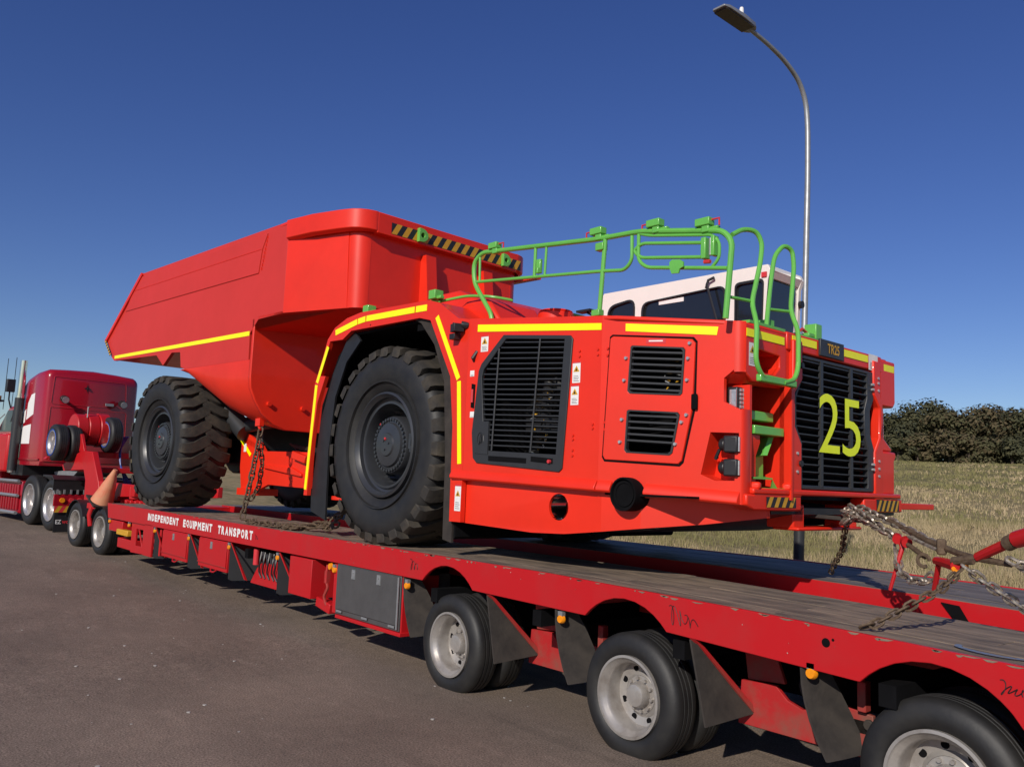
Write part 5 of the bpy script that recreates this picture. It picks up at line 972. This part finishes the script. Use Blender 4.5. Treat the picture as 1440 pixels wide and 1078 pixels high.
# ================================================================ TREES ON THE RISE
random.seed(21)
def tree(name, label, cat, x, y, h, wd_, leaf, base=.02, clumps=24, lv=230, grp='trees along the crest of the field'):
    z0 = field(x, y)-.15; t_ = thing(name, label, cat, (x, y, z0), grp); m = MB(); th = h*.42
    top = Vector((x+random.uniform(-.3, .3), y, z0+th)); m.tube([(x, y, z0), ((x+top.x)/2+.15, y, z0+th*.5), top], .10+.03*h, 7, r2=.10)
    cs = []
    for i in range(clumps):
        a = random.uniform(0, 2*pi); rr_ = sqrt(random.random())*wd_*.44; zz_ = base+(1-base)*random.random()**.8
        k = sin(pi*min(1, max(.08, zz_*.92)))**.55
        cs.append((Vector((x+rr_*cos(a)*k, y+rr_*sin(a)*k, z0+h*zz_*.86+h*.05)), random.uniform(.6, 1.1)*wd_*.25))
    cs.append((Vector((x, y, z0+h*.86)), wd_*.20))
    for c, r in cs[::2]: m.tube([top, top.lerp(c, .5)+Vector((0, 0, -.15)), c], .09, 5, r2=.03)
    m.go('trunk', M['bark'], t_)
    vs = []; fs = []; ms = []
    for c, r in cs:
        for _ in range(lv):
            d_ = Vector((random.gauss(0, 1), random.gauss(0, 1), random.gauss(0, 1))).normalized()
            p = c + Vector((d_.x, d_.y, d_.z*.72))*r*random.uniform(.45, 1.18)
            nrm = (d_+Vector((random.uniform(-.5, .5), random.uniform(-.5, .5), random.uniform(.0, .9)))).normalized()
            a = nrm.orthogonal().normalized(); b_ = nrm.cross(a); an = random.uniform(0, pi); a, b_ = a*cos(an)+b_*sin(an), b_*cos(an)-a*sin(an)
            s1 = random.uniform(.13, .27); s2 = s1*random.uniform(.45, .8); o = len(vs)
            vs += [p-a*s1, p-b_*s2, p+a*s1, p+b_*s2]; fs.append((o, o+1, o+2, o+3)); ms.append(0 if random.random() < .72 else 1)
    me = bpy.data.meshes.new('crown'); me.from_pydata([v_-Vector((x, y, z0)) for v_ in vs], [], fs)
    for k in leaf: me.materials.append(M[k])
    me.polygons.foreach_set('material_index', ms); me.update()
    ob = bpy.data.objects.new('crown', me); COL.objects.link(ob); ob.parent = t_; WL[ob] = Vector((x, y, z0))
    return t_
camx, camy = 5.56, -4.21
def at(dx, dy, d_): return camx+dx*d_, camy+dy*d_
TL = [(-.452, .892, 104, 5.6, 6.5, 'leafc', 'leafa', 'dark tree half hidden behind the right end of the truck nose'),
      (-.428, .904, 107, 6.3, 6.5, 'leafa', 'leafc', 'olive tree standing just right of the truck nose'),
      (-.409, .912, 112, 8.6, 7.5, 'leafc', 'leafa', 'tallest dark tree of the row on the crest'),
      (-.393, .919, 107, 6.6, 6.5, 'leafa', 'leafb', 'mid height olive tree right of the tallest one'),
      (-.374, .927, 110, 7.0, 7.5, 'leafb', 'leafa', 'broad brownish tree in the middle of the right hand group'),
      (-.356, .934, 108, 7.2, 7.0, 'leafb', 'leafc', 'round brownish tree second from the right edge'),
      (-.337, .941, 110, 6.9, 7.5, 'leafa', 'leafb', 'olive tree at the right edge of the row'),
      (-.316, .949, 108, 6.8, 7.5, 'leafc', 'leafa', 'dark tree cut by the right edge of the picture'),
      (-.475, .880, 108, 5.0, 7.0, 'leafa', 'leafc', 'low dark tree behind the truck grille')]
for dx, dy, d_, h, w_, l1, l2, lab in TL: tree('tree', lab, 'tree', *at(dx, dy, d_), h*.84, w_, (l1, l2))
for dx, dy, d_, h, w_, l1, l2, lab in [(-.418, .908, 101, 2.9, 4.2, 'leafb', 'leafa', 'round brown shrub in front of the tallest tree'),
      (-.436, .90, 100, 2.6, 3.6, 'leafa', 'leafc', 'low olive shrub beside the truck nose'),
      (-.390, .921, 100, 3.4, 4.6, 'leafb', 'leafa', 'reddish shrub at the foot of the middle trees'),
      (-.376, .926, 99, 3.0, 4.0, 'leafb', 'leafa', 'yellowish shrub in the gap between the two tree groups'),
      (-.358, .934, 100, 2.6, 4.6, 'leafa', 'leafb', 'low shrub under the round brownish tree'),
      (-.338, .941, 99, 2.8, 4.4, 'leafc', 'leafa', 'dark shrub near the right edge of the row')]:
    tree('shrub', lab, 'shrub', *at(dx, dy, d_), h, w_, (l1, l2), .05, 9, 190, 'shrubs at the foot of the trees')

for i, (dx, dy) in enumerate([(-.444, .896), (-.401, .916), (-.383, .924), (-.366, .931), (-.347, .938), (-.327, .945)]):
    tree('shrub', ['dark low bush behind the olive shrub next to the truck nose', 'low bush in the shade left of the reddish shrub', 'low bush right behind the reddish shrub', 'dark low bush between the middle trees and the round brownish tree', 'low bush behind the row under the olive tree', 'low dark bush closest to the right edge'][i], 'shrub', *at(dx, dy, 103), 2.4, 5.0, ('leafc', 'leafa'), .02, 8, 170, 'shrubs at the foot of the trees')

# ================================================================ GRASS AND STONES
def blades(name, N, dmin, dmax, pw, hgt, wid, mats, a0, a1, seed):
    random.seed(seed); vs = []; fs = []; ms = []
    while len(fs) < N:
        d_ = dmin+(dmax-dmin)*random.random()**pw; an = random.uniform(a0, a1); x = camx+d_*sin(an); y = camy+d_*cos(an)
        if y < 4.9: continue
        if noise.noise(Vector((x*.35, y*.35, 7))) < -.28 and random.random() < .8: continue
        z = field(x, y)-.02; k = .75+.6*noise.noise(Vector((x*.25, y*.25, 2))); tt = -.5*x+.866*y; mi = 0 if noise.noise(Vector((x*.16, y*.16, 5)))+random.uniform(-.3, .3) > (-.18 if tt < 42 else .22) else 1
        for _ in range(4):
            px, py = x+random.gauss(0, .07), y+random.gauss(0, .07); h = hgt*k*random.uniform(.5, 1.2); lx, ly = random.gauss(0, .28)*h, random.gauss(0, .28)*h
            q = random.uniform(0, pi); wx, wy = cos(q)*wid*(1+d_*.02), sin(q)*wid*(1+d_*.02); o = len(vs)
            vs += [(px-wx, py-wy, z), (px+wx, py+wy, z), (px+lx, py+ly, z+h)]; fs.append((o, o+1, o+2)); ms.append(mi)
    me = bpy.data.meshes.new(name); me.from_pydata(vs, [], fs)
    for k in mats: me.materials.append(k)
    me.polygons.foreach_set('material_index', ms); me.update()
    ob = bpy.data.objects.new(name, me); COL.objects.link(ob); ob['kind'] = 'stuff'; ob['label'] = 'dry grass growing over the field beyond the trailer'; ob['category'] = 'grass'
    return ob
gm1 = pbr('dry_grass_blade', (.46, .36, .22), .85, 0, 0, .5, 0, 20, 0, c2=(.32, .26, .145), spec=.1)
gm2 = pbr('green_grass_blade', (.185, .18, .075), .85, 0, 0, .5, 0, 20, 0, c2=(.25, .215, .10), spec=.1)
blades('dry_grass', 90000, 9, 34, 1.2, .30, .006, (gm1, gm2), -1.05, -.18, 5)
blades('dry_grass', 60000, 30, 100, 1.3, .26, .010, (gm1, gm2), -.80, -.25, 6)
random.seed(4); m = MB()
for _ in range(230):
    x = random.uniform(-11, 3.5); y = random.uniform(-5, .6); s_ = random.choice((.004, .005, .006, .009, .014)); z = zroad(x); q = random.uniform(0, 3)
    m.loft([[(x+s_*cos(q+k*pi/3)*random.uniform(.8, 1.2)*1.2, y+s_*sin(q+k*pi/3), z-.002+h*s_) for k in range(6)] for h in (0, .55)])
st = m.go('loose_gravel', M['rag'], None, kind='stuff', smooth=0); st['label'] = 'pale loose stones scattered on the asphalt'; st['category'] = 'gravel'
